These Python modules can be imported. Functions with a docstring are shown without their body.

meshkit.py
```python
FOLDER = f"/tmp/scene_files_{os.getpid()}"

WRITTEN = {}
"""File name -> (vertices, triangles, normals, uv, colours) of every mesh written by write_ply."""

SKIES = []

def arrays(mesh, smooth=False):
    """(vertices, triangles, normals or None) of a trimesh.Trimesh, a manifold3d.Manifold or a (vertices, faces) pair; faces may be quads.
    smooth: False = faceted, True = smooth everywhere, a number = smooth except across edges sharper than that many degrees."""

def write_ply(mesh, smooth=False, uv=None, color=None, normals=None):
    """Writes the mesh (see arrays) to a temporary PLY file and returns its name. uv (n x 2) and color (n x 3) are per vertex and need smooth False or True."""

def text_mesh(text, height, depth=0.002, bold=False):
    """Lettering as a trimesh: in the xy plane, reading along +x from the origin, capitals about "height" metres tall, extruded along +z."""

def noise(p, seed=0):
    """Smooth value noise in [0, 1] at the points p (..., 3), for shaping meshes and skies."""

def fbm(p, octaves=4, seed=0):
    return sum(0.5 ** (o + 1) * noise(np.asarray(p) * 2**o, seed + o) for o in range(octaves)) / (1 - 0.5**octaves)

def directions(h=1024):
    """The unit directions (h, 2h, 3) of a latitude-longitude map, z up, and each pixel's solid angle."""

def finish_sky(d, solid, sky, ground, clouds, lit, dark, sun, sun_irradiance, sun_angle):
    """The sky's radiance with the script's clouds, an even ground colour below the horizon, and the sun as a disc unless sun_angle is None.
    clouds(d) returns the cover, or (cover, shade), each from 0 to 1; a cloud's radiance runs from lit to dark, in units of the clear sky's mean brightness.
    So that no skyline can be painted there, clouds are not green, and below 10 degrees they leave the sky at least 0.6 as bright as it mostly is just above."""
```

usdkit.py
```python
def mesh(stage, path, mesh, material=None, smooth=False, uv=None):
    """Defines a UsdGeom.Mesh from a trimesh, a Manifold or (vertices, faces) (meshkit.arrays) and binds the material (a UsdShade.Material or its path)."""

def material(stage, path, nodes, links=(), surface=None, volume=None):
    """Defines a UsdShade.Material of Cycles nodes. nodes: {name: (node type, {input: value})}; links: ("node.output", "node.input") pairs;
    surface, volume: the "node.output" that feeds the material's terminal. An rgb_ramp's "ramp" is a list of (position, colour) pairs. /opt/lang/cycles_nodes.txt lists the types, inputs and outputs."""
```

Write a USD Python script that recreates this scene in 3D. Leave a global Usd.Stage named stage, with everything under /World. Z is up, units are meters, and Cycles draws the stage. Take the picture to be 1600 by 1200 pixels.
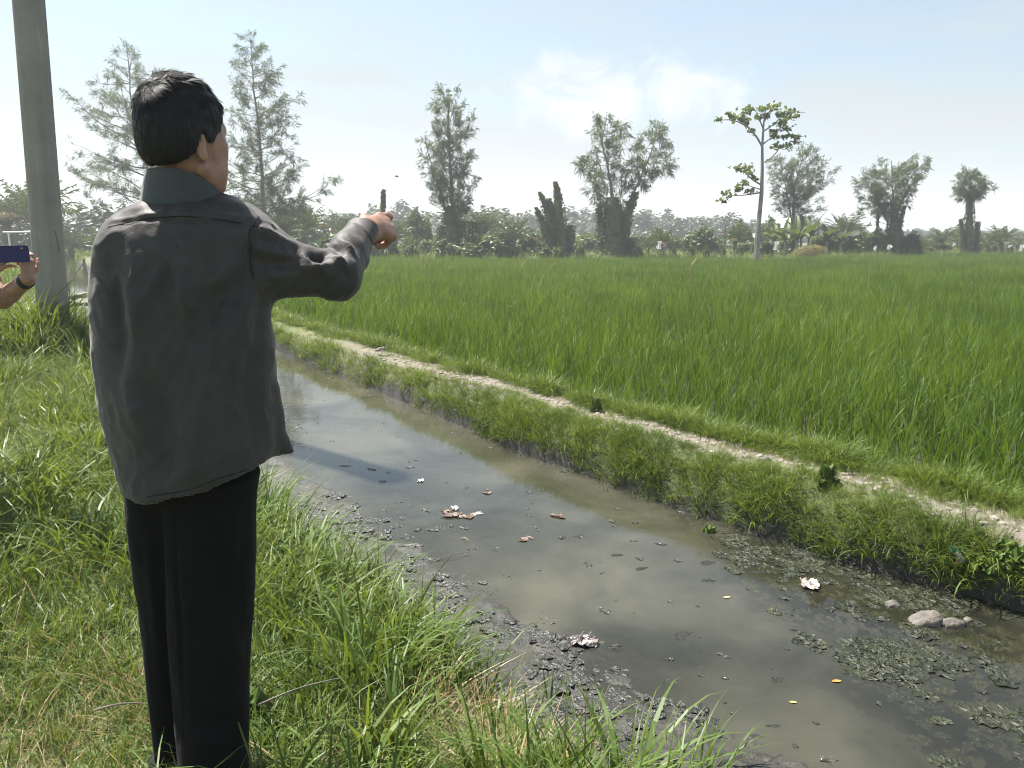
import math
import numpy as np
import trimesh
import usdkit
import meshkit
from pxr import Gf, Sdf, Usd, UsdGeom, UsdLux, UsdShade, Vt
from scipy.spatial import cKDTree
from scipy.ndimage import gaussian_filter

stage = Usd.Stage.CreateInMemory()
UsdGeom.SetStageUpAxis(stage, 'Z')
UsdGeom.SetStageMetersPerUnit(stage, 1.0)
UsdGeom.Xform.Define(stage, '/World')
UsdGeom.Scope.Define(stage, '/World/Looks')
PI = math.pi

# ------------------------------------------------------------------ camera, sun, sky, exposure
CAM_H = 1.30                       # metres above the grass the man stands on
F_PX, HORIZON = 1220.0, 369.0      # lens, in pixels of the 1600 x 1200 photograph
PITCH = math.atan((600 - HORIZON) / F_PX)
EXPOSURE = 1.75
SUN_EL, SUN_AZ = math.radians(60), math.radians(-48)     # azimuth from +y (away from the camera) towards +x
SUN_INT, SKY_STRENGTH = 1.2, 0.05

cam = UsdGeom.Camera.Define(stage, '/World/camera')
cam.CreateHorizontalApertureAttr(36.0)
cam.CreateVerticalApertureAttr(27.0)
cam.CreateFocalLengthAttr(36.0 * F_PX / 1600)
cam.CreateClippingRangeAttr((0.05, 5000.0))
cam.CreateExposureAttr(EXPOSURE)
_m = Gf.Matrix4d().SetRotate(Gf.Rotation(Gf.Vec3d(1, 0, 0), 90 - math.degrees(PITCH)))
_m.SetTranslateOnly(Gf.Vec3d(0, 0, CAM_H))
cam.AddTransformOp().Set(_m)

SUN_DIR = np.array([math.sin(SUN_AZ) * math.cos(SUN_EL), math.cos(SUN_AZ) * math.cos(SUN_EL), math.sin(SUN_EL)])
sun = UsdLux.DistantLight.Define(stage, '/World/sun')
sun.CreateIntensityAttr(SUN_INT)
sun.CreateAngleAttr(0.5)
sun.CreateNormalizeAttr(True)
sun.CreateColorAttr(Gf.Vec3f(1.0, 0.95, 0.88))
sun.AddTransformOp().Set(Gf.Matrix4d().SetRotate(Gf.Rotation(Gf.Vec3d(0, 0, 1), Gf.Vec3d(*SUN_DIR))))

# sky: physical sky, veiled by thin cloud that thickens towards the horizon, and one wispy cloud
sky_mat = usdkit.material(stage, '/World/Looks/sky', {
    'sky': ('sky_texture', {'sky_type': 'single_scattering', 'sun_disc': False, 'sun_elevation': SUN_EL, 'sun_rotation': SUN_AZ, 'aerosol_density': 2.0}),
    'tint': ('mix', {'mix_type': 'multiply', 'fac': 1.0, 'color2': (0.90, 1.07, 1.07)}),
    'tc': ('texture_coordinate', {}),
    'sep': ('separate_xyz', {}),
    'el': ('map_range', {'from_min': 0.06, 'from_max': 0.30, 'to_min': 0.88, 'to_max': 0.42, 'clamp': True}),
    'map': ('mapping', {'scale': (2.2, 2.2, 9.0)}),
    'n': ('noise_texture', {'scale': 1.6, 'detail': 6, 'roughness': 0.55, 'distortion': 0.6}),
    'nr': ('map_range', {'from_min': 0.38, 'from_max': 0.68, 'to_min': -0.20, 'to_max': 0.30, 'clamp': True}),
    'add': ('math', {'math_type': 'add', 'use_clamp': True}),
    # one wisp of cloud: a long patch in direction space, broken by noise
    'wmap': ('mapping', {'location': (-0.122, 0.0, -0.166), 'scale': (1.0, 0.0, 1.0)}),
    'wscale': ('mapping', {'rotation': (0, 0, 0), 'scale': (7.5, 1.0, 24.0)}),
    'wn': ('noise_texture', {'scale': 9.0, 'detail': 7, 'roughness': 0.62, 'distortion': 0.8}),
    'wlen': ('vector_math', {'math_type': 'length'}),
    'wofs': ('math', {'math_type': 'multiply_add', 'value2': 2.8, 'value3': -1.4}),
    'wsum': ('math', {'math_type': 'add'}),
    'wr': ('map_range', {'range_type': 'smoothstep', 'from_min': 1.25, 'from_max': 0.45, 'to_min': 0.0, 'to_max': 0.75, 'clamp': True}),
    'cl': ('mix', {'color2': (5.7, 5.8, 5.9)}),
    'mix': ('mix', {'color2': (3.70, 4.06, 4.22)}),
    'bg': ('background_shader', {'strength': SKY_STRENGTH}),
}, [('tc.generated', 'sep.vector'), ('sep.z', 'el.value'), ('tc.generated', 'map.vector'), ('map.vector', 'n.vector'), ('n.fac', 'nr.value'),
    ('el.result', 'add.value1'), ('nr.result', 'add.value2'),
    ('tc.generated', 'wmap.vector'), ('wmap.vector', 'wscale.vector'), ('wscale.vector', 'wlen.vector1'), ('tc.generated', 'wn.vector'), ('wn.fac', 'wofs.value1'),
    ('wlen.value', 'wsum.value1'), ('wofs.value', 'wsum.value2'), ('wsum.value', 'wr.value'), ('wr.result', 'cl.fac'), ('mix.color', 'cl.color1'),
    ('add.value', 'mix.fac'), ('sky.color', 'tint.color1'), ('tint.color', 'mix.color1'), ('cl.color', 'bg.color')], surface='bg.background')
dome = UsdLux.DomeLight.Define(stage, '/World/sky')
UsdShade.MaterialBindingAPI.Apply(dome.GetPrim()).Bind(sky_mat)
dome.GetPrim().SetCustomDataByKey('kind', 'structure')

# ------------------------------------------------------------------ helpers
_used = {}


def numbered(path):
    """path, or path_001, path_002 ... when it is taken."""
    k = _used.get(path)
    _used[path] = 0 if k is None else k + 1
    return path if k is None else '%s_%03d' % (path, k + 1)


def tag(prim, label=None, cat=None, group=None, kind=None):
    prim = prim.GetPrim() if hasattr(prim, 'GetPrim') else prim
    for key, val in (('label', label), ('category', cat), ('group', group), ('kind', kind)):
        if val:
            prim.SetCustomDataByKey(key, val)
    return prim


def thing(name, label, cat, loc=(0, 0, 0), rotz=0.0, scale=None, group=None, kind=None):
    x = UsdGeom.Xform.Define(stage, numbered('/World/' + name))
    x.AddTranslateOp().Set(Gf.Vec3d(*map(float, loc)))
    if rotz:
        x.AddRotateZOp().Set(math.degrees(rotz))
    if scale is not None:
        x.AddScaleOp().Set(Gf.Vec3f(scale, scale, scale) if np.ndim(scale) == 0 else Gf.Vec3f(*map(float, scale)))
    return tag(x, label, cat, group, kind)


def obj(name, mesh, mat, parent=None, smooth=False, attrs=None):
    """ONE Mesh prim under parent (or /World)."""
    base = str(parent.GetPath()) if parent is not None else '/World'
    m = usdkit.mesh(stage, numbered(base + '/' + name), mesh, mat, smooth=smooth)
    for k, v in (attrs or {}).items():
        UsdGeom.PrimvarsAPI(m).CreatePrimvar(k, Sdf.ValueTypeNames.FloatArray, 'vertex').Set(Vt.FloatArray.FromNumpy(np.asarray(v, np.float32)))
    return m.GetPrim()


def dup(root, loc, rotz, label, group=None, scale=None, name=None):
    was = root.GetCustomData()
    r = thing(name or root.GetName().rstrip('0123456789').rstrip('_'), label, was['category'], loc, rotz, scale, group or was.get('group'))
    r.GetReferences().AddInternalReference(root.GetPath())
    r.SetInstanceable(True)
    return r


def W(u, v, Y):
    """World point seen at pixel (u, v) of the photograph at distance Y in front of the camera."""
    a, b = (u - 800) / F_PX, -(v - 600) / F_PX
    d = np.array([a, math.cos(PITCH) + b * math.sin(PITCH), -math.sin(PITCH) + b * math.cos(PITCH)])
    return d * (Y / d[1]) + np.array([0, 0, CAM_H])


def onz(u, v, z):
    a, b = (u - 800) / F_PX, -(v - 600) / F_PX
    d = np.array([a, math.cos(PITCH) + b * math.sin(PITCH), -math.sin(PITCH) + b * math.cos(PITCH)])
    return d * ((z - CAM_H) / d[2]) + np.array([0, 0, CAM_H])


def cat(parts):
    """(v, f) pairs joined; faces triangles."""
    vs, fs, n = [], [], 0
    for v, f in parts:
        v, f = np.asarray(v, float), np.asarray(f, int)
        if f.shape[1] == 4:
            f = np.vstack([f[:, [0, 1, 2]], f[:, [0, 2, 3]]])
        vs.append(v)
        fs.append(f + n)
        n += len(v)
    return np.vstack(vs), np.vstack(fs)


def tm(m):
    return np.array(m.vertices), np.array(m.faces)


def tube(pts, radii, sides=6, cap=True):
    p = np.asarray(pts, float)
    r = np.broadcast_to(np.asarray(radii, float), (len(p),))
    t = np.gradient(p, axis=0)
    t /= np.linalg.norm(t, axis=1, keepdims=True) + 1e-12
    ref = np.array([0, 0, 1.0]) if abs(t[:, 2].mean()) < 0.75 else np.array([1.0, 0, 0])
    a = np.cross(t, ref)
    a /= np.linalg.norm(a, axis=1, keepdims=True) + 1e-12
    b = np.cross(t, a)
    ang = np.arange(sides) * 2 * PI / sides
    v = p[:, None] + r[:, None, None] * (np.cos(ang)[None, :, None] * a[:, None] + np.sin(ang)[None, :, None] * b[:, None])
    v = v.reshape(-1, 3)
    i, j = np.meshgrid(np.arange(len(p) - 1), np.arange(sides), indexing='ij')
    q = np.stack([i * sides + j, i * sides + (j + 1) % sides, (i + 1) * sides + (j + 1) % sides, (i + 1) * sides + j], -1).reshape(-1, 4)
    f = np.vstack([q[:, [0, 1, 2]], q[:, [0, 2, 3]]])
    if cap:
        n = len(v)
        v = np.vstack([v, p[:1], p[-1:]])
        j = np.arange(sides)
        f = np.vstack([f, np.stack([np.full(sides, n), (j + 1) % sides, j], -1), np.stack([np.full(sides, n + 1), n - sides + j, n - sides + (j + 1) % sides], -1)])
    return v, f


def blades(base, az, length, width, lean, curve, segs=4, roll=None, taper=1.0, fold=None):
    """Grass blades as arcs: base (n,3), az direction of lean, lean at the foot (rad from vertical), curve added along the blade."""
    n = len(base)
    one = np.ones(n)
    length, width, lean, curve = (one * x for x in (length, width, lean, curve))
    u = np.linspace(0, 1, segs + 1)
    ang = lean[:, None] + curve[:, None] * ((u[:-1] + u[1:]) / 2)[None] ** 1.4
    step = length[:, None] / segs
    h = np.concatenate([np.zeros((n, 1)), np.cumsum(np.sin(ang) * step, 1)], 1)
    z = np.concatenate([np.zeros((n, 1)), np.cumsum(np.cos(ang) * step, 1)], 1)
    ca, sa = np.cos(az)[:, None], np.sin(az)[:, None]
    roll = np.zeros(n) if roll is None else roll
    side_a = az + PI / 2 + roll
    c = np.stack([base[:, :1] + h * ca, base[:, 1:2] + h * sa, base[:, 2:3] + z], -1)
    w = width[:, None] * (0.55 + 0.45 * np.sin(PI * np.minimum(u * 1.25, 0.5 + u * 0.35)))[None] * (1 - u[None] ** (2.2 * taper)) / 2
    s = np.stack([np.cos(side_a)[:, None] * w, np.sin(side_a)[:, None] * w, np.zeros_like(w)], -1)
    L, R = c - s, (c + s)[:, :-1]
    v = np.concatenate([L, R], 1)
    m, k = v.shape[1], segs + 1
    f = []
    for i in range(segs):
        if i < segs - 1:
            f += [[i, k + i, k + i + 1], [i, k + i + 1, i + 1]]
        else:
            f += [[i, k + i, i + 1]]
    f = np.array(f)
    return v.reshape(-1, 3), (f[None] + (np.arange(n) * m)[:, None, None]).reshape(-1, 3)


def instancer(name, protos, pos, rotz, scale, which, label, cat, tilt=None):
    """One PointInstancer of many small pieces nobody could count. protos: [(mesh, material)]."""
    path = numbered('/World/' + name)
    pi = UsdGeom.PointInstancer.Define(stage, path)
    pr = []
    for k, (mesh, mat) in enumerate(protos):
        p = usdkit.mesh(stage, '%s/clump_%03d' % (path, k), mesh, mat)
        pr.append(p.GetPath())
    pi.CreatePrototypesRel().SetTargets(pr)
    n = len(pos)
    pi.CreatePositionsAttr(Vt.Vec3fArray.FromNumpy(np.asarray(pos, np.float32)))
    pi.CreateProtoIndicesAttr(Vt.IntArray.FromNumpy(np.asarray(which, np.int32)))
    q = np.zeros((n, 4), np.float32)      # w, x, y, z
    q[:, 0], q[:, 3] = np.cos(np.asarray(rotz) / 2), np.sin(np.asarray(rotz) / 2)
    if tilt is not None:                  # tilt about x first
        c, s = np.cos(np.asarray(tilt) / 2), np.sin(np.asarray(tilt) / 2)
        q = np.stack([q[:, 0] * c, q[:, 0] * s, q[:, 3] * s, q[:, 3] * c], -1)
    pi.CreateOrientationsAttr(Vt.QuathArray([Gf.Quath(float(a), float(b), float(c), float(d)) for a, b, c, d in q]))
    sc = np.asarray(scale, float)
    sc = np.repeat(sc[:, None], 3, 1) if sc.ndim == 1 else sc
    pi.CreateScalesAttr(Vt.Vec3fArray.FromNumpy(sc.astype(np.float32)))
    return tag(pi, label, cat, kind='stuff')


# ------------------------------------------------------------------ materials
def leafy(name, stops, rough=0.45, trans=0.35, scale=0.6, spec=0.4, yellow=1.25):
    """Leaf material: colour from a ramp by position noise and by blade, with light passing through."""
    return usdkit.material(stage, '/World/Looks/' + name, {
        'g': ('geometry', {}),
        'o': ('object_info', {}),
        'n': ('noise_texture', {'scale': scale, 'detail': 3}),
        'm1': ('math', {'math_type': 'multiply_add', 'value2': 0.55, 'value3': -0.12}),
        'm2': ('math', {'math_type': 'multiply_add', 'value2': 0.75}),
        'm3': ('math', {'math_type': 'multiply_add', 'value2': 0.25, 'use_clamp': True}),
        'r': ('rgb_ramp', {'ramp': stops}),
        'p': ('principled_bsdf', {'roughness': rough, 'specular_ior_level': spec}),
        't': ('translucent_bsdf', {}),
        'tc': ('mix', {'mix_type': 'multiply', 'fac': 1.0, 'color2': (1.15 * yellow, 1.15, 0.55)}),
        'x': ('mix_closure', {'fac': trans}),
    }, [('g.position', 'n.vector'), ('g.random_per_island', 'm1.value1'), ('n.fac', 'm2.value1'), ('m1.value', 'm2.value3'), ('o.random', 'm3.value1'), ('m2.value', 'm3.value3'),
        ('m3.value', 'r.fac'), ('r.color', 'p.base_color'), ('r.color', 'tc.color1'), ('tc.color', 't.color'), ('p.BSDF', 'x.closure1'), ('t.BSDF', 'x.closure2')], surface='x.closure')


def rough_mat(name, stops, scale=4.0, rough=0.85, bump=0.3, bscale=40.0, spec=0.3, dist=0.01, detail=6):
    return usdkit.material(stage, '/World/Looks/' + name, {
        'g': ('geometry', {}),
        'n': ('noise_texture', {'scale': scale, 'detail': detail, 'roughness': 0.6}),
        'r': ('rgb_ramp', {'ramp': stops}),
        'b': ('noise_texture', {'scale': bscale, 'detail': 4}),
        'bm': ('bump', {'strength': bump, 'distance': dist}),
        'p': ('principled_bsdf', {'roughness': rough, 'specular_ior_level': spec}),
    }, [('g.position', 'n.vector'), ('g.position', 'b.vector'), ('n.fac', 'r.fac'), ('r.color', 'p.base_color'), ('b.fac', 'bm.height'), ('bm.normal', 'p.normal')], surface='p.BSDF')


def plain(name, col, rough=0.6, spec=0.4, **kw):
    return usdkit.material(stage, '/World/Looks/' + name, {'p': ('principled_bsdf', {'base_color': col, 'roughness': rough, 'specular_ior_level': spec, **kw})}, surface='p.BSDF')


RICE = leafy('rice_leaf', [(0.1, (0.038, 0.080, 0.011)), (0.45, (0.074, 0.138, 0.018)), (0.75, (0.120, 0.188, 0.030)), (1.0, (0.235, 0.260, 0.058))], scale=0.30, trans=0.48, spec=0.18)
GRASS = leafy('wild_grass_leaf', [(0.05, (0.042, 0.080, 0.014)), (0.4, (0.090, 0.145, 0.026)), (0.75, (0.150, 0.208, 0.046)), (1.0, (0.270, 0.285, 0.110))], scale=2.2, trans=0.40, spec=0.28)
BANKG = leafy('bank_grass_leaf', [(0.05, (0.046, 0.084, 0.014)), (0.4, (0.095, 0.150, 0.024)), (0.75, (0.155, 0.212, 0.040)), (1.0, (0.265, 0.285, 0.095))], scale=1.5, trans=0.40, spec=0.25)
STRAW = leafy('dry_straw', [(0.0, (0.20, 0.15, 0.07)), (0.5, (0.34, 0.25, 0.13)), (1.0, (0.50, 0.40, 0.24))], trans=0.2, yellow=1.0)
# ------------------------------------------------------------------ air: thin even haze round the whole scene, the sky outside it
HAZE = usdkit.material(stage, '/World/Looks/haze', {'v': ('principled_volume', {'color': (0.93, 0.96, 1.0), 'density': 0.0013, 'anisotropy': 0.3})}, volume='v.volume')
hz_ = trimesh.creation.box(bounds=[[-1200, -60, -3.0], [1200, 1400, 26.0]])
tag(obj('haze', tm(hz_), HAZE), kind='stuff')
# ------------------------------------------------------------------ the lie of the land, in the canal's own coordinates
CAN_AZ = math.radians(-32)
CD = np.array([math.sin(CAN_AZ), math.cos(CAN_AZ)])      # along the canal, away from the camera
CN = np.array([CD[1], -CD[0]])                           # across it, towards the rice
WATER_Z = -0.37


def st(x, y):
    return x * CD[0] + y * CD[1], x * CN[0] + y * CN[1]


def xy(s, t):
    return s * CD[0] + t * CN[0], s * CD[1] + t * CN[1]


_k = CAM_H / 1.33


def near_edge(s):
    return np.interp(s, np.array([-3, 1.59, 1.92, 2.39, 3.06, 4.07, 5.48, 16, 60]) * _k, np.array([2.0, 1.80, 1.73, 1.63, 1.58, 1.50, 1.42, 1.02, 0.9]) * _k)


def far_edge(s):
    return np.interp(s, np.array([-3, 1.59, 2.13, 2.83, 3.78, 5.26, 8.1, 12.1, 60]) * _k, np.array([4.1, 3.80, 3.65, 3.51, 3.38, 3.30, 3.30, 3.22, 3.1]) * _k)


def path_mid(s):
    return np.interp(s, np.array([-3, 1.75, 2.22, 3.03, 3.79, 5.35, 7.9, 11.3, 60]) * _k, np.array([4.30, 4.08, 4.05, 4.00, 3.86, 3.75, 3.64, 3.50, 3.45]) * _k)


def rice_foot(s):
    return path_mid(s) + np.interp(s, [0, 3, 8, 20], [0.20, 0.27, 0.30, 0.42])


def ss(a, b, x):
    t = np.clip((x - a) / (b - a), 0, 1)
    return t * t * (3 - 2 * t)


def n2(x, y, scale, seed, octaves=3):
    return meshkit.fbm(np.stack([np.asarray(x, float) * scale, np.asarray(y, float) * scale, np.zeros_like(np.asarray(x, float)) + seed * 7.3], -1), octaves, seed) - 0.5


def height(x, y):
    s, t = st(x, y)
    wob = 0.10 * n2(s, t, 1.6, 3) + 0.05 * n2(s, t, 6.0, 4)
    ne, fe = near_edge(s) + wob * 0.9, far_edge(s) + wob
    z = 0.03 * n2(x, y, 0.9, 1) + 0.02 * n2(x, y, 4.0, 2)
    z = z - 0.05 * ss(-12, -3, -np.abs(t))
    # near bank slopes down to the mud, the bed, the steep far bank, the bund, the paddy
    near = np.interp(t - ne, [-0.95, -0.60, -0.34, -0.16, 0.12, 0.36, 0.7], [0.0, -0.11, -0.30, -0.348, -0.364, -0.395, -0.50]) + z * ss(0.2, -0.5, t - ne)
    near = near + ss(-0.32, -0.1, t - ne) * ss(0.62, 0.25, t - ne) * (0.055 * n2(x, y, 9.0, 8, 4) + 0.03 * n2(x, y, 40.0, 9, 2))
    far = np.interp(t - fe, [-0.5, -0.1, -0.02, 0.03, 0.12, 0.22, 0.3], [-0.50, -0.43, -0.395, -0.26, -0.14, -0.075, -0.055])
    far = far + ss(-0.05, 0.1, t - fe) * (0.05 * n2(x, y, 5.0, 11) + 0.03 * n2(x, y, 22.0, 12))
    rf = rice_foot(s)
    padd = -0.055 + (-0.145) * ss(-0.05, 0.25, t - rf) + 0.02 * n2(x, y, 3.0, 13)
    mid = (ne + fe) / 2
    out = np.where(t < mid, near, np.where(t < fe + 0.3, far, padd))
    # beyond the paddy the land lies a little higher
    d = y - paddy_end(x)
    out = np.where(t > fe + 0.3, out + 0.16 * ss(-0.3, 0.6, d), out)
    return out + 0.0


def paddy_end(x):
    """Where the rice ends, as y over x."""
    return np.interp(x, [-60, -30, -8, 8, 14, 22, 30, 45, 70], [48, 47, 45, 44, 45, 49, 55, 60, 66])


def grow(a, b, step0, ratio):
    out, s = [a], step0
    while out[-1] < b:
        out.append(out[-1] + s)
        s *= ratio
    return np.array(out)


_s = np.concatenate([-grow(0.5, 60, 0.05, 1.3)[::-1], np.arange(-0.45, 6.0, 0.03), grow(6.0, 900, 0.04, 1.035)])
_t = np.concatenate([-grow(-0.3, 500, 0.05, 1.12)[::-1], np.arange(0.34, 4.9, 0.028), grow(4.9, 900, 0.05, 1.10)])
_S, _T = np.meshgrid(_s, _t, indexing='ij')
_X, _Y = xy(_S, _T)
_Z = height(_X, _Y)
_i, _j = np.meshgrid(np.arange(len(_s) - 1), np.arange(len(_t) - 1), indexing='ij')
_q = np.stack([_i * len(_t) + _j, _i * len(_t) + _j + 1, (_i + 1) * len(_t) + _j + 1, (_i + 1) * len(_t) + _j], -1).reshape(-1, 4)[:, ::-1]
_ne, _fe = near_edge(_S), far_edge(_S)
_mud = np.where(_T < (_ne + _fe) / 2, ss(-0.42, -0.24, _T - _ne), ss(0.10, 0.0, _T - _fe))
_path = ss(0.26, 0.10, np.abs(_T - path_mid(_S) + 0.16 * n2(_X, _Y, 2.5, 21))) * ss(12, 7, _S) * (0.45 + 0.55 * ss(-0.12, 0.05, n2(_X, _Y, 3.0, 54)))
_pad = ss(-0.1, 0.2, _T - rice_foot(_S)) * ss(0.5, -0.5, _Y - paddy_end(_X))
GROUND = usdkit.material(stage, '/World/Looks/ground', {
    'g': ('geometry', {}),
    'am': ('attribute', {'attribute': 'mud'}), 'ap': ('attribute', {'attribute': 'path'}), 'ar': ('attribute', {'attribute': 'paddy'}),
    'n1': ('noise_texture', {'scale': 1.2, 'detail': 6, 'roughness': 0.65}),
    'n2': ('noise_texture', {'scale': 26.0, 'detail': 5, 'roughness': 0.7}),
    'soil': ('rgb_ramp', {'ramp': [(0.3, (0.045, 0.060, 0.018)), (0.55, (0.080, 0.092, 0.028)), (0.75, (0.130, 0.122, 0.055))]}),
    'mudc': ('rgb_ramp', {'ramp': [(0.30, (0.006, 0.007, 0.005)), (0.5, (0.016, 0.0155, 0.012)), (0.65, (0.040, 0.037, 0.029)), (0.8, (0.085, 0.078, 0.062))]}),
    'pathc': ('rgb_ramp', {'ramp': [(0.25, (0.085, 0.070, 0.055)), (0.5, (0.155, 0.132, 0.108)), (0.75, (0.245, 0.218, 0.187))]}),
    'm1': ('mix', {}), 'm2': ('mix', {}), 'm3': ('mix', {'color2': (0.030, 0.034, 0.016)}),
    'rr': ('map_range', {'from_min': 0, 'from_max': 1, 'to_min': 0.9, 'to_max': 0.6}),
    'b': ('bump', {'strength': 0.55, 'distance': 0.02}),
    'p': ('principled_bsdf', {'specular_ior_level': 0.4}),
}, [('g.position', 'n1.vector'), ('g.position', 'n2.vector'), ('n1.fac', 'soil.fac'), ('n2.fac', 'mudc.fac'), ('n2.fac', 'pathc.fac'),
    ('am.fac', 'm1.fac'), ('soil.color', 'm1.color1'), ('mudc.color', 'm1.color2'), ('ap.fac', 'm2.fac'), ('m1.color', 'm2.color1'), ('pathc.color', 'm2.color2'),
    ('ar.fac', 'm3.fac'), ('m2.color', 'm3.color1'), ('m3.color', 'p.base_color'), ('am.fac', 'rr.value'), ('rr.result', 'p.roughness'), ('n2.fac', 'b.height'), ('b.normal', 'p.normal')], surface='p.BSDF')
ground = obj('ground', (np.stack([_X, _Y, _Z], -1).reshape(-1, 3), _q), GROUND, smooth=True, attrs={'mud': _mud.ravel(), 'path': _path.ravel(), 'paddy': _pad.ravel()})
tag(ground, kind='structure')

# murky water: clear enough to show what lies just under it, silt in most of it
WATER = usdkit.material(stage, '/World/Looks/water', {
    'g': ('geometry', {}),
    'map': ('mapping', {'rotation': (0, 0, -CAN_AZ), 'scale': (1.0, 1.0, 1.0)}),
    'n': ('noise_texture', {'scale': 1.1, 'detail': 4, 'roughness': 0.55, 'distortion': 0.4}),
    'cr': ('rgb_ramp', {'ramp': [(0.30, (0.029, 0.030, 0.021)), (0.5, (0.055, 0.055, 0.040)), (0.7, (0.078, 0.075, 0.055))]}),
    'tr': ('map_range', {'from_min': 0.35, 'from_max': 0.65, 'to_min': 0.55, 'to_max': 0.85, 'clamp': True}),
    'ac': ('attribute', {'attribute': 'clear'}), 'trm': ('mix_float', {'b': 0.22}),
    'rip': ('noise_texture', {'scale': 14.0, 'detail': 3}),
    'rip2': ('noise_texture', {'scale': 2.2, 'detail': 2}),
    'ra': ('mix_float', {'fac': 0.5}),
    'b': ('bump', {'strength': 0.10, 'distance': 0.012}),
    'tp': ('transparent_bsdf', {'color': (0.72, 0.70, 0.58)}),
    'df': ('diffuse_bsdf', {}),
    'body': ('mix_closure', {}),
    'fr': ('fresnel', {'IOR': 1.34}),
    'gl': ('glossy_bsdf', {'color': (1, 1, 1), 'roughness': 0.03}),
    'x': ('mix_closure', {}),
}, [('g.position', 'map.vector'), ('map.vector', 'n.vector'), ('g.position', 'rip.vector'), ('g.position', 'rip2.vector'), ('rip.fac', 'ra.a'), ('rip2.fac', 'ra.b'), ('ra.result', 'b.height'),
    ('n.fac', 'cr.fac'), ('n.fac', 'tr.value'), ('cr.color', 'df.color'), ('ac.fac', 'trm.fac'), ('tr.result', 'trm.a'), ('trm.result', 'body.fac'), ('tp.BSDF', 'body.closure1'), ('df.BSDF', 'body.closure2'),
    ('b.normal', 'fr.normal'), ('b.normal', 'gl.normal'), ('fr.fac', 'x.fac'), ('body.closure', 'x.closure1'), ('gl.BSDF', 'x.closure2')], surface='x.closure')
def inside(x, y, px_poly, z=WATER_Z):
    """Points of the plane within a patch whose corners are given as pixels."""
    poly = np.array([onz(u, v, z)[:2] for u, v in px_poly])
    n, c = len(poly), np.zeros(np.shape(x), bool)
    for i in range(n):
        (x0, y0), (x1, y1) = poly[i], poly[(i + 1) % n]
        if y0 != y1:
            c ^= ((y0 > y) != (y1 > y)) & (x < (x1 - x0) * (y - y0) / (y1 - y0) + x0)
    return c


WEEDY = [(1120, 830), (1300, 862), (1440, 905), (1600, 950), (1700, 1199), (1500, 1250), (1400, 1120), (1340, 1040), (1280, 990), (1200, 960), (1120, 880)]
_ws = np.concatenate([np.arange(-3, 7, 0.06), np.arange(7, 12, 0.5), np.arange(12, 300, 6.0)])
_wk = np.linspace(0, 1, 40)
_wt = (near_edge(_ws) - 0.45)[:, None] + (far_edge(_ws) + 0.51 - near_edge(_ws))[:, None] * _wk[None]
_wx, _wy = xy(_ws[:, None], _wt)
_clear = gaussian_filter(inside(_wx + 0.4 * n2(_wx, _wy, 4.0, 86), _wy + 0.4 * n2(_wx, _wy, 4.0, 87), WEEDY).astype(float), (1.6, 1.6))      # little silt among the weed
_i, _j = np.meshgrid(np.arange(len(_ws) - 1), np.arange(39), indexing='ij')
_wf = np.stack([_i * 40 + _j, _i * 40 + _j + 1, (_i + 1) * 40 + _j + 1, (_i + 1) * 40 + _j], -1).reshape(-1, 4)
water = obj('canal_water', (np.stack([_wx, _wy, np.full(_wx.shape, WATER_Z)], -1).reshape(-1, 3), _wf), WATER, attrs={'clear': _clear.ravel()})
tag(water, kind='structure')

# ------------------------------------------------------------------ rice
rng = np.random.default_rng(7)


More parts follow.
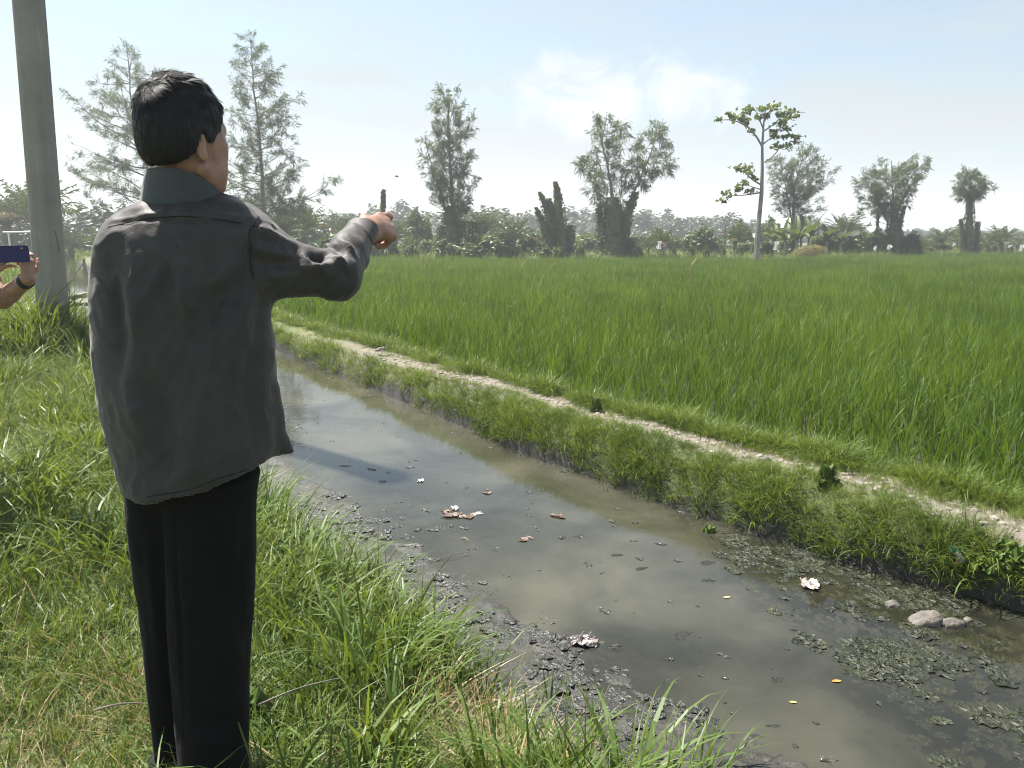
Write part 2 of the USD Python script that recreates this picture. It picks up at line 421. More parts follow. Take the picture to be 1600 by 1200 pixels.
def hill(rng, n=14, L=(0.30, 0.54), r=0.04, lean=(0.02, 0.30), curve=(0.1, 1.5), w=(0.007, 0.0115), segs=4, c=(0, 0)):
    a = rng.uniform(0, 2 * PI, n)
    b = np.stack([c[0] + r * np.sqrt(rng.random(n)) * np.cos(a), c[1] + r * np.sqrt(rng.random(n)) * np.sin(a), np.full(n, -0.02)], -1)
    az = a + rng.normal(0, 0.6, n)
    return blades(b, az, rng.uniform(*L, n), rng.uniform(*w, n), rng.uniform(*lean, n), rng.uniform(*curve, n) ** 1.3, segs, roll=rng.normal(0, 0.6, n))


near_protos = [(hill(rng, 20, r=0.042, segs=6), RICE) for _ in range(8)]
patch = []
for _ in range(5):
    hs = []
    for i in range(5):
        for j in range(5):
            hs.append(hill(rng, 11, r=0.05, segs=3, w=(0.008, 0.014), L=(0.36, 0.56), c=(-0.4 + 0.2 * i + rng.normal(0, 0.03), -0.4 + 0.2 * j + rng.normal(0, 0.03))))
    patch.append((cat(hs), RICE))
pos, rot, scl, idx = [], [], [], []
NEARD = 13.0
# hills one by one close to the camera
gs, gt = np.meshgrid(np.arange(-2, 22, 0.175), np.arange(3.3, 16, 0.175), indexing='ij')
gs, gt = gs.ravel() + rng.normal(0, 0.035, gs.size), gt.ravel() + rng.normal(0, 0.035, gs.size)
gx, gy = xy(gs, gt)
ok = (gt > rice_foot(gs) + 0.02 + 0.10 * n2(gx, gy, 1.5, 31)) & (gy < NEARD) & (np.abs(gx) < gy * 0.75 + 1.0) & (gy > 1.5)
ok &= rng.random(len(gx)) > 0.03 + 0.5 * ss(0.14, 0.3, n2(gx, gy, 0.8, 34))
gx, gy, gs, gt = gx[ok], gy[ok], gs[ok], gt[ok]
hz = (1 + 0.55 * n2(gx, gy, 0.55, 32)) * np.interp(gt - rice_foot(gs), [0, 0.5, 1.0], [0.62, 0.9, 1.0]) + rng.normal(0, 0.05, len(gx))
pos.append(np.stack([gx, gy, height(gx, gy)], -1)); rot.append(rng.uniform(0, 2 * PI, len(gx))); scl.append(hz); idx.append(rng.integers(0, 8, len(gx)))
# metre patches further off
px, py = np.meshgrid(np.arange(-60, 75, 0.95), np.arange(NEARD + 0.45, 75, 0.95), indexing='ij')
px, py = px.ravel() + rng.normal(0, 0.06, px.size), py.ravel() + rng.normal(0, 0.06, px.size)
s_, t_ = st(px, py)
ok = (t_ > rice_foot(s_) + 0.45) & (py < paddy_end(px) - 0.4) & (np.abs(px) < py * 0.78 + 2)
px, py = px[ok], py[ok]
pos.append(np.stack([px, py, height(px, py)], -1)); rot.append(rng.integers(0, 4, len(px)) * PI / 2); scl.append(1 + 0.5 * n2(px, py, 0.16, 33) + rng.normal(0, 0.03, len(px))); idx.append(8 + rng.integers(0, 5, len(px)))
print('rice', [len(p) for p in pos])
instancer('rice_crop', near_protos + patch, np.vstack(pos), np.concatenate(rot), np.concatenate(scl), np.concatenate(idx), 'dense green rice plants filling the flat paddy beyond the canal path', 'rice')

# ------------------------------------------------------------------ wild grass on the near bank


def tuft(rng, n, L, r, lean, curve, w, segs=5):
    a = rng.uniform(0, 2 * PI, n)
    b = np.stack([r * np.sqrt(rng.random(n)) * np.cos(a), r * np.sqrt(rng.random(n)) * np.sin(a), np.full(n, -0.01)], -1)
    az = a + rng.normal(0, 0.9, n)
    return blades(b, az, rng.uniform(*L, n), rng.uniform(*w, n), rng.uniform(*lean, n), rng.uniform(*curve, n), segs, roll=rng.normal(0, 0.7, n))


gp = [(tuft(rng, 16, (0.10, 0.24), 0.06, (0.1, 0.9), (0.3, 1.6), (0.0035, 0.007)), GRASS) for _ in range(6)]        # low turf
gp += [(tuft(rng, 14, (0.20, 0.42), 0.05, (0.05, 0.5), (0.6, 2.2), (0.005, 0.011), 6), GRASS) for _ in range(6)]    # taller arching blades
gp += [(tuft(rng, 9, (0.22, 0.40), 0.05, (0.2, 0.8), (0.8, 2.3), (0.010, 0.017), 6), GRASS) for _ in range(2)]       # broad arching blades
gp += [(tuft(rng, 18, (0.10, 0.32), 0.09, (0.5, 1.45), (0.1, 0.9), (0.002, 0.006)), STRAW) for _ in range(3)]       # dry straw


def scatter(smin, smax, tmin, tmax, per_m2, rng):
    n = int((smax - smin) * (tmax - tmin) * per_m2)
    s, t = rng.uniform(smin, smax, n), rng.uniform(tmin, tmax, n)
    x, y = xy(s, t)
    return s, t, x, y


pos, rot, scl, idx = [], [], [], []
MAN = np.array([-0.80, 1.68])
for smin, smax, tmin, tmax, dens in ((0.6, 2.6, -2.0, 0.4, 420), (-0.5, 4.0, -3.2, 2.0, 330), (4.0, 9.0, -5.0, 1.7, 170), (9.0, 22.0, -9.0, 1.5, 60), (22, 60, -30, 1.4, 8)):
    s, t, x, y = scatter(smin, smax, tmin, tmax, dens, rng)
    e = t - near_edge(s)
    ok = (e < np.interp(s, [1.4, 2.3, 5, 9], [-0.58, -0.40, -0.34, -0.18]) + 0.22 * n2(x, y, 4.0, 41)) & (y > 0.4) & (x < 0.75 * y + 0.7) & (x > -0.95 * y - 1.2)
    s, t, x, y, e = (q[ok] for q in (s, t, x, y, e))
    bald = n2(x, y, 1.3, 42)
    worn = ss(1.0, 0.2, np.hypot((x + 1.25) / 0.6, (y - 1.75) / 0.9))          # trodden ground left of the man's feet
    straw_at = ss(1.0, 0.3, np.hypot((x + 0.03) / 0.42, (y - 2.1) / 0.55)) + 0.28 * worn + 0.10
    r_ = rng.random(len(x))
    kind = np.where(r_ < straw_at * 0.62, 2, np.where(rng.random(len(x)) < ss(-1.1, -0.5, e) * 0.65 + ss(0.0, 0.2, bald) * 0.5 + 0.05 - worn, 1, 0))
    keep = rng.random(len(x)) > 0.0
    ground_z = height(x, y)
    k = np.where(kind == 0, rng.integers(0, 6, len(x)), np.where(kind == 1, 6 + rng.integers(0, 8, len(x)), 14 + rng.integers(0, 3, len(x))))
    sc = rng.uniform(0.75, 1.25, len(x)) * (1 - 0.45 * np.maximum(worn, straw_at - 0.10 - 0.28 * worn)) * (1.0 if smax < 8 else 1.15 if smax < 12 else 1.6 if smax < 30 else 3)
    pos.append(np.stack([x, y, ground_z], -1)[keep]); rot.append(rng.uniform(0, 2 * PI, keep.sum())); scl.append(sc[keep]); idx.append(k[keep])
# tall growth round the foot of the pole
PB = onz(88, 548, -0.02)
n = 420
a, r = rng.uniform(0, 2 * PI, n), 0.12 + 0.85 * rng.random(n)
a = a[(r * np.cos(a) < 0.32)]; r = r[:len(a)]; n = len(a)
x, y = PB[0] + np.minimum(r * np.cos(a), 0.34), PB[1] - 0.1 + r * np.sin(a)
pos.append(np.stack([x, y, height(x, y)], -1)); rot.append(rng.uniform(0, 2 * PI, n)); scl.append(rng.uniform(1.5, 2.9, n) * (1.15 - 0.5 * r)); idx.append(6 + rng.integers(0, 6, n))
print('grass', [len(p) for p in pos])
instancer('bank_grass', gp, np.vstack(pos), np.concatenate(rot), np.concatenate(scl), np.concatenate(idx), 'bright wild grass with dry straw covering the near canal bank', 'grass')

# grass hanging over the far bank and along both sides of the dirt path
fp = [(tuft(rng, 16, (0.14, 0.30), 0.05, (0.1, 0.9), (0.6, 2.2), (0.005, 0.011), 6), BANKG) for _ in range(6)]
fp += [(tuft(rng, 30, (0.08, 0.19), 0.11, (0.1, 0.9), (0.3, 1.3), (0.003, 0.0065), 4), BANKG) for _ in range(4)]
pos, rot, scl, idx = [], [], [], []
for smin, smax, dens in ((-1, 6, 1500), (6, 14, 700), (14, 45, 90)):
    s, t, x, y = scatter(smin, smax, 2.9, 5.2, dens, rng)
    e, p_, rf = t - far_edge(s), t - path_mid(s) + 0.10 * n2(x, y, 2.5, 21), t - rice_foot(s)
    clump = n2(x, y, 2.2, 51)
    a1 = (e > 0.0) & (p_ < -0.12 + 0.26 * clump) & (rng.random(len(s)) < 0.85 + 1.0 * clump)
    a2 = (p_ > 0.13 + 0.26 * clump) & (rf < 0.25) & (rng.random(len(s)) < 0.8 + clump)
    a3 = (np.abs(p_) < 0.16) & (rng.random(len(s)) < 0.05 + 0.5 * ss(0.01, 0.13, n2(x, y, 1.3, 53)) + 0.25 * ss(9, 14, s))
    ok = a1 | a2 | a3
    s, t, x, y, e, a3 = (q[ok] for q in (s, t, x, y, e, a3))
    pos.append(np.stack([x, y, height(x, y)], -1)); rot.append(rng.uniform(0, 2 * PI, len(x)))
    scl.append(rng.uniform(0.7, 1.2, len(x)) * (1 + ss(14, 15, s) * 0.8) * np.where(a3, 0.55, 1.0) * np.where(t < path_mid(s), np.interp(e, [0.05, 0.25], [0.70, 0.34]), 0.70) * (1 + 1.5 * np.maximum(n2(x, y, 3.2, 57), -0.2)))
    idx.append(np.where(a3, 6 + rng.integers(0, 4, len(x)), np.where(rng.random(len(x)) < 0.36, 6 + rng.integers(0, 4, len(x)), rng.integers(0, 6, len(x)))))
print('far bank', [len(p) for p in pos])
instancer('bund_grass', fp, np.vstack(pos), np.concatenate(rot), np.concatenate(scl), np.concatenate(idx), 'grass overhanging the far canal bank beside the dirt path', 'grass')
# ------------------------------------------------------------------ trees, palms and bushes beyond the paddy
NEEDLE = leafy('casuarina_needles', [(0.0, (0.040, 0.068, 0.026)), (0.5, (0.075, 0.112, 0.042)), (1.0, (0.130, 0.165, 0.070))], scale=0.5, trans=0.40, yellow=1.05)
VINE = leafy('vine_leaf', [(0.0, (0.040, 0.075, 0.018)), (0.5, (0.085, 0.130, 0.030)), (1.0, (0.160, 0.190, 0.055))], scale=0.7, trans=0.42)
PALM = leafy('palm_leaf', [(0.0, (0.032, 0.058, 0.014)), (0.5, (0.070, 0.105, 0.026)), (1.0, (0.150, 0.175, 0.060))], scale=0.6, trans=0.28, rough=0.35, spec=0.5)
BUSH = leafy('bush_leaf', [(0.0, (0.034, 0.066, 0.014)), (0.5, (0.075, 0.122, 0.026)), (1.0, (0.150, 0.190, 0.050))], scale=0.8, trans=0.3)
BROAD = leafy('broad_leaf', [(0.0, (0.060, 0.100, 0.028)), (0.5, (0.105, 0.155, 0.048)), (1.0, (0.185, 0.225, 0.090))], scale=0.7, trans=0.35)
BANANA = leafy('banana_leaf', [(0.0, (0.045, 0.080, 0.020)), (0.5, (0.080, 0.120, 0.032)), (1.0, (0.150, 0.180, 0.060))], scale=0.7, trans=0.3)
FAR = leafy('far_tree_leaf', [(0.0, (0.030, 0.055, 0.024)), (1.0, (0.085, 0.115, 0.050))], scale=0.05, trans=0.2)
BARK = rough_mat('grey_bark', [(0.3, (0.09, 0.075, 0.06)), (0.7, (0.20, 0.18, 0.155))], scale=6, bump=0.6, bscale=30)
PALEBARK = rough_mat('pale_bark', [(0.3, (0.17, 0.155, 0.13)), (0.7, (0.30, 0.28, 0.25))], scale=3, bump=0.3, bscale=20)
PALMBARK = rough_mat('palm_trunk', [(0.3, (0.06, 0.045, 0.03)), (0.7, (0.16, 0.13, 0.095))], scale=8, bump=0.8, bscale=16)
DRYPALM = leafy('dead_frond', [(0.0, (0.16, 0.12, 0.07)), (1.0, (0.36, 0.29, 0.19))], trans=0.2, yellow=1.0)


def needles(at, out, rng, L=0.42, w=0.035, per=3, droop=0.5, spread=0.6):
    """Thin leaf sprigs at points, along 'out' with spread and droop: bent two-triangle slivers."""
    n = len(at) * per
    p = np.repeat(at, per, 0) + rng.normal(0, 0.06, (n, 3))
    d = np.repeat(out, per, 0) + rng.normal(0, spread, (n, 3))
    d /= np.linalg.norm(d, axis=1, keepdims=True) + 1e-9
    l = (L * rng.uniform(0.55, 1.25, n))[:, None]
    mid = p + d * l * 0.5
    tip = mid + (d * 0.75 - np.array([0, 0, 1.0]) * droop * rng.uniform(0.3, 1.3, (n, 1))) * l * 0.5
    sd = np.cross(d, rng.normal(0, 1, (n, 3)))
    sd /= np.linalg.norm(sd, axis=1, keepdims=True) + 1e-9
    sd *= (1.25 * w * rng.uniform(0.6, 1.4, n))[:, None] / 2
    v = np.stack([p, mid - sd, mid + sd, tip], 1).reshape(-1, 3)
    f = (np.array([[0, 1, 2], [1, 3, 2]])[None] + (np.arange(n) * 4)[:, None, None]).reshape(-1, 3)
    return v, f


def curve(p0, p1, sag, n=5):
    u = np.linspace(0, 1, n)[:, None]
    return p0 + (p1 - p0) * u + np.array([0, 0, 1.0]) * (sag * np.sin(PI * u))


class Shape:
    """Crown outline: rows (height, left reach, right reach) about x = 0 at the foot of the tree, metres."""

    def __init__(self, rows):
        rows = sorted(rows)
        self.h, self.l, self.r = (np.array(c) for c in zip(*rows))

    def reach(self, h, x, phi):
        l, r = np.interp(h, self.h, self.l), np.interp(h, self.h, self.r)
        depth = (r - l) / 2
        c, s = math.cos(phi), math.sin(phi)
        side = max(r - x, 0.15) if c > 0 else max(x - l, 0.15)
        return 1 / math.sqrt((c / side) ** 2 + (s / max(depth, 0.15)) ** 2)


def feather_tree(trunk, radii, shape, rng, n_prim=46, h0=None, up=0.55, droop=0.5, dens=1.0, L=0.42, w=0.035, gaps=0.25, tw=1.0):
    """Casuarina habit: (wood, foliage) meshes. trunk: polyline from the foot; branches leave it from height h0 upwards and end on the crown outline."""
    trunk = np.asarray(trunk, float)
    wood = [tube(trunk, radii, 8)]
    top = trunk[-1, 2]
    h0 = shape.h[0] if h0 is None else h0
    at, out = [], []
    phi = rng.uniform(0, 6.28)
    for k in range(n_prim):
        u = (k + rng.uniform(0.1, 0.9)) / n_prim
        tip_h = h0 + (top - h0) * (u ** 0.92)
        phi += 2.4 + rng.normal(0, 0.35)
        x_t = np.interp(tip_h, trunk[:, 2], trunk[:, 0])
        Lr = shape.reach(tip_h, x_t, phi) * rng.uniform(0.70, 1.04)
        rise = Lr * math.tan(max(0.05, up + rng.normal(0, 0.15)))
        zs = max(h0 - 1.6, min(tip_h - rise, top - 0.3), trunk[0, 2] + 0.5)
        base = np.array([np.interp(zs, trunk[:, 2], trunk[:, i]) for i in range(3)])
        tip = np.array([x_t + Lr * math.cos(phi), base[1] + Lr * math.sin(phi), tip_h])
        ln = np.linalg.norm(tip - base)
        c = curve(base, tip, -0.05 * ln, 7) + np.cumsum(rng.normal(0, 0.018 * ln, (7, 3)), 0)
        rb = min(0.05, 0.012 * ln + 0.008)
        wood.append(tube(c, np.linspace(rb, 0.007, 7), 4, cap=False))
        nt = max(3, int(ln * 3.4 * tw))
        for j in range(nt):
            f = rng.uniform(0.28, 1.0)
            if rng.random() < gaps:
                continue
            b = np.array([np.interp(f, np.linspace(0, 1, 7), c[:, i]) for i in range(3)])
            dirm = (c[-1] - c[0]) / (ln + 1e-9)
            d2 = dirm * 0.8 + rng.normal(0, 0.55, 3) + np.array([0, 0, 0.15])
            d2 /= np.linalg.norm(d2)
            l2 = (0.30 + 0.22 * ln * (1.15 - f)) * rng.uniform(0.7, 1.3)
            e = b + d2 * l2
            tc = curve(b, e, 0.06 * l2, 4)
            wood.append(tube(tc, np.linspace(0.009, 0.004, 4), 3, cap=False))
            m = max(3, int(11.5 * l2 * dens * 2.2))
            uu = rng.random(m) ** 0.8
            at.append(b + (e - b) * uu[:, None] + rng.normal(0, 0.03, (m, 3)))
            out.append(np.repeat(d2[None], m, 0))
    at, out = np.vstack(at), np.vstack(out)
    return cat(wood), needles(at, out, rng, L, w, 3, droop)


def px_tree(u0, Y, trunk_px, prof_px, vbase=None):
    """Trunk and crown outline given at pixels, at the distance Y, as metres from the foot of the tree."""
    foot = W(u0, 400, Y)
    foot[2] = float(height(np.array(foot[0]), np.array(foot[1])))
    tr = np.array([W(u, v, Y) - foot for u, v in trunk_px])
    tr[0, 2] = -0.1
    rows = []
    for v, l, r in prof_px:
        a, b = W(l, v, Y) - foot, W(r, v, Y) - foot
        rows.append((a[2], a[0], b[0]))
    return foot, tr, Shape(rows)


def leaf_cards(p, n, rng, size=0.12, flat=0.5, droop=0.0):
    """Leaf-sized folded diamonds at points p with outward normals n."""
    m = len(p)
    nn = n + rng.normal(0, flat, (m, 3))
    nn /= np.linalg.norm(nn, axis=1, keepdims=True) + 1e-9
    a = np.cross(nn, rng.normal(0, 1, (m, 3)))
    a[:, 2] -= droop
    a -= nn * (a * nn).sum(1, keepdims=True)
    a /= np.linalg.norm(a, axis=1, keepdims=True) + 1e-9
    b = np.cross(nn, a)
    s = (size * rng.uniform(0.6, 1.35, m))[:, None]
    base, tip = p - a * s * 0.5, p + a * s * 0.5 - nn * s * 0.1
    l, r = p + b * s * 0.36 - a * s * .08 + nn * s * 0.10, p - b * s * 0.36 - a * s * .08 + nn * s * 0.10
    v = np.stack([base, l, r, tip], 1).reshape(-1, 3)
    f = (np.array([[0, 1, 3], [0, 3, 2]])[None] + (np.arange(m) * 4)[:, None, None]).reshape(-1, 3)
    return v, f


def vine_column(spine, radii, rng, size=0.13, dens=95, lump=0.28):
    """A trunk swathed in creeper: (core, leaves). dens: leaves per square metre of surface."""
    spine, radii = np.asarray(spine, float), np.asarray(radii, float)
    seg = np.linalg.norm(np.diff(spine, axis=0), axis=1)
    cum = np.concatenate([[0], np.cumsum(seg)]) / seg.sum()
    k = 14
    uu = np.linspace(0, 1, k)
    c = np.stack([np.interp(uu, cum, spine[:, i]) for i in range(3)], -1)
    r = np.interp(uu, cum, radii)
    core = tube(c, np.maximum(r * 0.62, 0.03), 8)
    n = int(2 * PI * np.mean(r) * seg.sum() * dens)
    u, a = rng.random(n), rng.uniform(0, 2 * PI, n)
    p = np.stack([np.interp(u, cum, spine[:, i]) for i in range(3)], -1)
    rr = np.interp(u, cum, radii)
    d = np.stack([np.cos(a), np.sin(a), np.zeros(n)], -1)
    bulge = 1 + lump * 2 * (meshkit.fbm(np.stack([u * seg.sum() * 1.4, np.cos(a) * 1.2 + spine[0, 0], np.sin(a) * 1.2], -1), 3, 5) - 0.5) * 2
    p = p + d * (rr * bulge * rng.uniform(0.72, 1.06, n))[:, None]
    return core, leaf_cards(p, d + np.array([0, 0, 0.45]), rng, size, 0.55, droop=0.6)


def bush_mesh(w, d, h, rng, size=0.11, dens=70, lump=0.5, seed=0):
    """A leafy bush standing on z = 0: leaves through an uneven shell, and its stems."""
    area = 2 * PI * ((w * d + w * h + d * h) / 3) / 2
    n = int(area * dens)
    q = rng.normal(0, 1, (n, 3))
    q /= np.linalg.norm(q, axis=1, keepdims=True)
    q[:, 2] = np.abs(q[:, 2]) * 1.0 - 0.12 * (rng.random(n) < 0.4)
    k = 1 + lump * 2 * (meshkit.fbm(q * 1.8 + seed * 3.1, 3, seed) - 0.5)
    p = q * np.array([w / 2, d / 2, h])[None] * (k * rng.uniform(0.55, 1.02, n) ** 0.6)[:, None]
    p[:, 2] = np.maximum(p[:, 2], 0.02)
    stems = []
    for _ in range(7):
        a = rng.uniform(0, 6.28)
        e = np.array([math.cos(a) * w * 0.3, math.sin(a) * d * 0.3, h * rng.uniform(0.5, 0.8)])
        stems.append(tube(curve(np.array([0, 0, -0.05]), e, 0.1, 4), np.linspace(0.03, 0.008, 4), 4))
    return cat(stems), leaf_cards(p, q + np.array([0, 0, 0.35]), rng, size, 0.6)


def foot_at(u, Y):
    p = W(u, 400, Y)
    p[2] = float(height(np.array(p[0]), np.array(p[1])))
    return p


rng = np.random.default_rng(11)


def vines_at(foot, Y, cols, rng, parent, size=0.13, dens=110):
    for c in cols:
        sp, rad = [], []
        for u, v, rp in c:
            q = W(u, v, Y) - foot
            sp.append(q)
            rad.append(rp * Y / F_PX)
        sp[-1][2] = min(sp[-1][2], 0.0)
        core, leaves = vine_column(sp, rad, rng, size, dens)
        vp = obj('vine', leaves, VINE, parent)
        obj('stump', core, BARK, parent)


# --- the casuarinas
def casuarina(name, label, u0, Y, stems, rng, vines=(), **kw):
    foot = foot_at(u0, Y)
    t = thing(name, label, 'tree', foot, group='feathery trees beyond the paddy')
    for trunk_px, prof_px, r0, opts in stems:
        _, tr, shp = px_tree(u0, Y, trunk_px, prof_px)
        # finer trunk line
        seg = np.concatenate([[0], np.cumsum(np.linalg.norm(np.diff(tr, axis=0), axis=1))])
        uu = np.linspace(0, seg[-1], 14)
        tr = np.stack([np.interp(uu, seg, tr[:, i]) for i in range(3)], -1)
        tr[1:-1] += rng.normal(0, 0.03, (12, 3))
        wood, fol = feather_tree(tr, np.linspace(r0, 0.015, 14), shp, rng, **{**kw, **opts})
        obj('trunk', wood, BARK, t)
        obj('crown', fol, NEEDLE, t)
    vines_at(foot, Y, vines, rng, t)
    return t


casuarina('casuarina_tree', 'tall thin feathery tree rising behind the left side of the man\'s head', 243, 50, [
    ([(245, 398), (243, 350), (236, 290), (222, 230), (205, 150), (197, 64)],
     [(62, 194, 200), (100, 165, 232), (125, 130, 250), (160, 115, 275), (200, 122, 285), (240, 106, 295), (270, 110, 300), (300, 116, 300), (325, 112, 290), (340, 150, 280)], 0.14, dict(n_prim=92, dens=0.92, h0=1.5, up=0.42, gaps=0.30, L=0.34, w=0.024)),
    ([(252, 398), (258, 330), (255, 250), (244, 180), (238, 110)], [(105, 230, 244), (160, 215, 290), (220, 220, 300), (280, 215, 310), (330, 220, 300)], 0.09, dict(n_prim=40, dens=0.8, h0=1.8, up=0.45, gaps=0.25, L=0.36, w=0.030))], rng)
casuarina('casuarina_tree', 'tall feathery tree with spreading low boughs right of the man\'s head', 413, 48, [
    ([(415, 400), (412, 345), (409, 250), (399, 150), (391, 57)],
     [(57, 384, 398), (75, 364, 416), (95, 370, 446), (120, 366, 430), (150, 366, 470), (180, 372, 478), (210, 358, 468), (240, 352, 466), (262, 345, 500), (280, 335, 545), (296, 340, 560), (312, 355, 545), (328, 375, 500)], 0.16, dict(n_prim=104, dens=1.1, h0=1.9, up=0.36, gaps=0.28, L=0.36, w=0.026))], rng)
t = casuarina('casuarina_tree', 'narrow tall feathery tree with creeper curtain round its foot', 708, 50, [
    ([(712, 398), (707, 330), (703, 250), (700, 137)],
     [(130, 690, 706), (150, 680, 722), (175, 676, 736), (200, 675, 744), (215, 678, 740), (235, 680, 744), (262, 664, 740), (285, 660, 746), (300, 668, 748), (320, 684, 744), (335, 695, 740)], 0.20, dict(n_prim=60, dens=1.1, h0=2.9, up=0.85, droop=0.8, gaps=0.2)),
    ([(704, 398), (697, 330), (684, 290), (672, 250), (664, 215)], [(215, 660, 668), (250, 652, 685), (275, 652, 690), (300, 660, 695), (320, 672, 700)], 0.10, dict(n_prim=20, dens=0.9, up=0.6, h0=3.2))],
    rng, vines=[[(703, 322, 8), (705, 350, 17), (706, 398, 24)], [(690, 352, 6), (688, 375, 11), (686, 398, 15)]])
# creeper curtain hanging from a low bough beside it
Y_ = 49.6
cf = foot_at(708, 50)
cc = []
for (u, v0, v1, r) in ((718, 344, 398, 5), (724, 345, 372, 4), (729, 345, 398, 4.5), (736, 346, 380, 4), (741, 347, 398, 4.5), (747, 350, 398, 4.5)):
    cc.append([(u, v0, r), (u + 0.6, (v0 + v1) / 2, r * 0.9), (u, v1, r)])
cc.append([(712, 347, 5), (730, 347, 5), (750, 350, 4)])
for c in cc:
    sp = [W(u, v, Y_) - cf for u, v, _ in c]
    core, leaves = vine_column(sp, [r * Y_ / F_PX for *_, r in c], rng, 0.13, 120)
    obj('vine', leaves, VINE, t)
casuarina('casuarina_tree', 'twin-stemmed feathery tree on thick creeper columns, tallest in the middle of the field edge', 958, 48, [
    ([(958, 398), (958, 312), (951, 262), (939, 225), (948, 182)],
     [(177, 944, 958), (185, 930, 974), (200, 928, 982), (218, 922, 986), (240, 910, 978), (255, 890, 975), (265, 888, 978), (280, 905, 980), (300, 914, 985), (318, 914, 945)], 0.15, dict(n_prim=56, dens=1.0, h0=3.2, up=0.35, droop=0.9, gaps=0.2)),
    ([(970, 398), (985, 312), (1005, 268), (1020, 235), (1028, 196)],
     [(193, 1020, 1032), (210, 1006, 1038), (225, 990, 1050), (245, 982, 1054), (258, 976, 1055), (280, 984, 1036), (300, 985, 1012)], 0.11, dict(n_prim=38, dens=1.0, h0=4.0, up=0.35, droop=0.9, gaps=0.2))],
    rng, vines=[[(958, 309, 8), (957, 325, 20), (958, 398, 26)], [(936, 318, 4), (937, 350, 7), (938, 398, 9)], [(992, 300, 7), (986, 320, 9), (975, 350, 12), (970, 398, 12)], [(985, 372, 6), (990, 398, 12)], [(945, 340, 6), (946, 398, 11)]])
casuarina('casuarina_tree', 'vase-shaped feathery tree behind the slender pale-barked tree', 1241, 57, [
    ([(1243, 395), (1240, 345), (1240, 300), (1250, 265), (1258, 230)],
     [(228, 1256, 1263), (245, 1238, 1288), (260, 1232, 1292), (275, 1230, 1304), (290, 1230, 1300), (305, 1228, 1290), (320, 1225, 1280), (335, 1225, 1260)], 0.15, dict(n_prim=46, dens=0.95, h0=3.0, up=0.75, gaps=0.22)),
    ([(1240, 395), (1237, 345), (1230, 300), (1222, 270), (1218, 246)], [(244, 1210, 1226), (260, 1205, 1236), (280, 1203, 1240), (300, 1208, 1240), (318, 1196, 1240), (335, 1202, 1240)], 0.11, dict(n_prim=36, dens=0.95, h0=3.0, up=0.5, gaps=0.22))], rng)
casuarina('casuarina_tree', 'broad fan-shaped feathery tree right of the banana plants, creepers hanging in it', 1394, 55, [
    ([(1396, 395), (1395, 330), (1394, 290), (1393, 250)],
     [(243, 1388, 1400), (252, 1366, 1428), (265, 1352, 1430), (280, 1350, 1425), (300, 1348, 1420), (315, 1350, 1415), (325, 1360, 1400)], 0.16, dict(n_prim=44, dens=0.85, h0=3.0, up=0.7, gaps=0.25)),
    ([(1398, 395), (1402, 335), (1420, 295), (1434, 268), (1446, 250)], [(248, 1440, 1449), (262, 1425, 1448), (285, 1412, 1440), (310, 1405, 1425)], 0.09, dict(n_prim=22, dens=1.0, h0=3.2, up=0.6)),
    ([(1392, 395), (1385, 340), (1362, 300), (1345, 268)], [(260, 1336, 1350), (280, 1333, 1362), (305, 1338, 1375), (322, 1345, 1385)], 0.09, dict(n_prim=24, dens=0.9, h0=2.6, up=0.5))],
    rng, vines=[[(1396, 312, 4), (1396, 345, 8), (1396, 396, 22)], [(1413, 322, 3), (1406, 350, 5), (1402, 396, 9)], [(1372, 330, 2.5), (1373, 352, 3)]])
casuarina('casuarina_tree', 'small round-headed tree on one thick creeper-clad trunk near the right edge', 1515, 58, [
    ([(1515, 395), (1515, 330), (1517, 300), (1515, 268)],
     [(264, 1508, 1520), (275, 1501, 1534), (285, 1494, 1550), (295, 1496, 1545), (305, 1498, 1536), (316, 1504, 1526)], 0.2, dict(n_prim=40, dens=1.1, h0=4.0, up=0.45, gaps=0.08))],
    rng, vines=[[(1517, 298, 6), (1515, 335, 7), (1514, 370, 10), (1514, 396, 13)], [(1501, 342, 3), (1503, 365, 5), (1505, 396, 8)], [(1528, 346, 4), (1527, 372, 5), (1524, 396, 7)]])

# --- dead trunks swallowed by creeper
f_ = foot_at(868, 48)
t = thing('creeper_stump', 'cluster of dead trunks swallowed by creeper, pointed tops, beside the paddy', 'tree', f_)
vines_at(f_, 48, [[(868, 284, 3), (871, 305, 8), (874, 350, 12), (882, 398, 15)], [(843, 300, 2.5), (850, 315, 6), (860, 345, 10), (872, 398, 12)], [(838, 324, 3), (846, 345, 7), (855, 365, 10), (864, 398, 14)], [(892, 352, 7), (891, 398, 9)], [(857, 310, 4), (866, 345, 9), (872, 372, 9)]], rng, t)
f_ = foot_at(598, 47)
t = thing('creeper_pole', 'slim creeper-covered dead trunk standing behind the pointing hand', 'tree', f_)
vines_at(f_, 47, [[(599, 296, 3.5), (598, 320, 5.5), (597, 360, 6), (597, 400, 8)]], rng, t, size=0.12, dens=150)

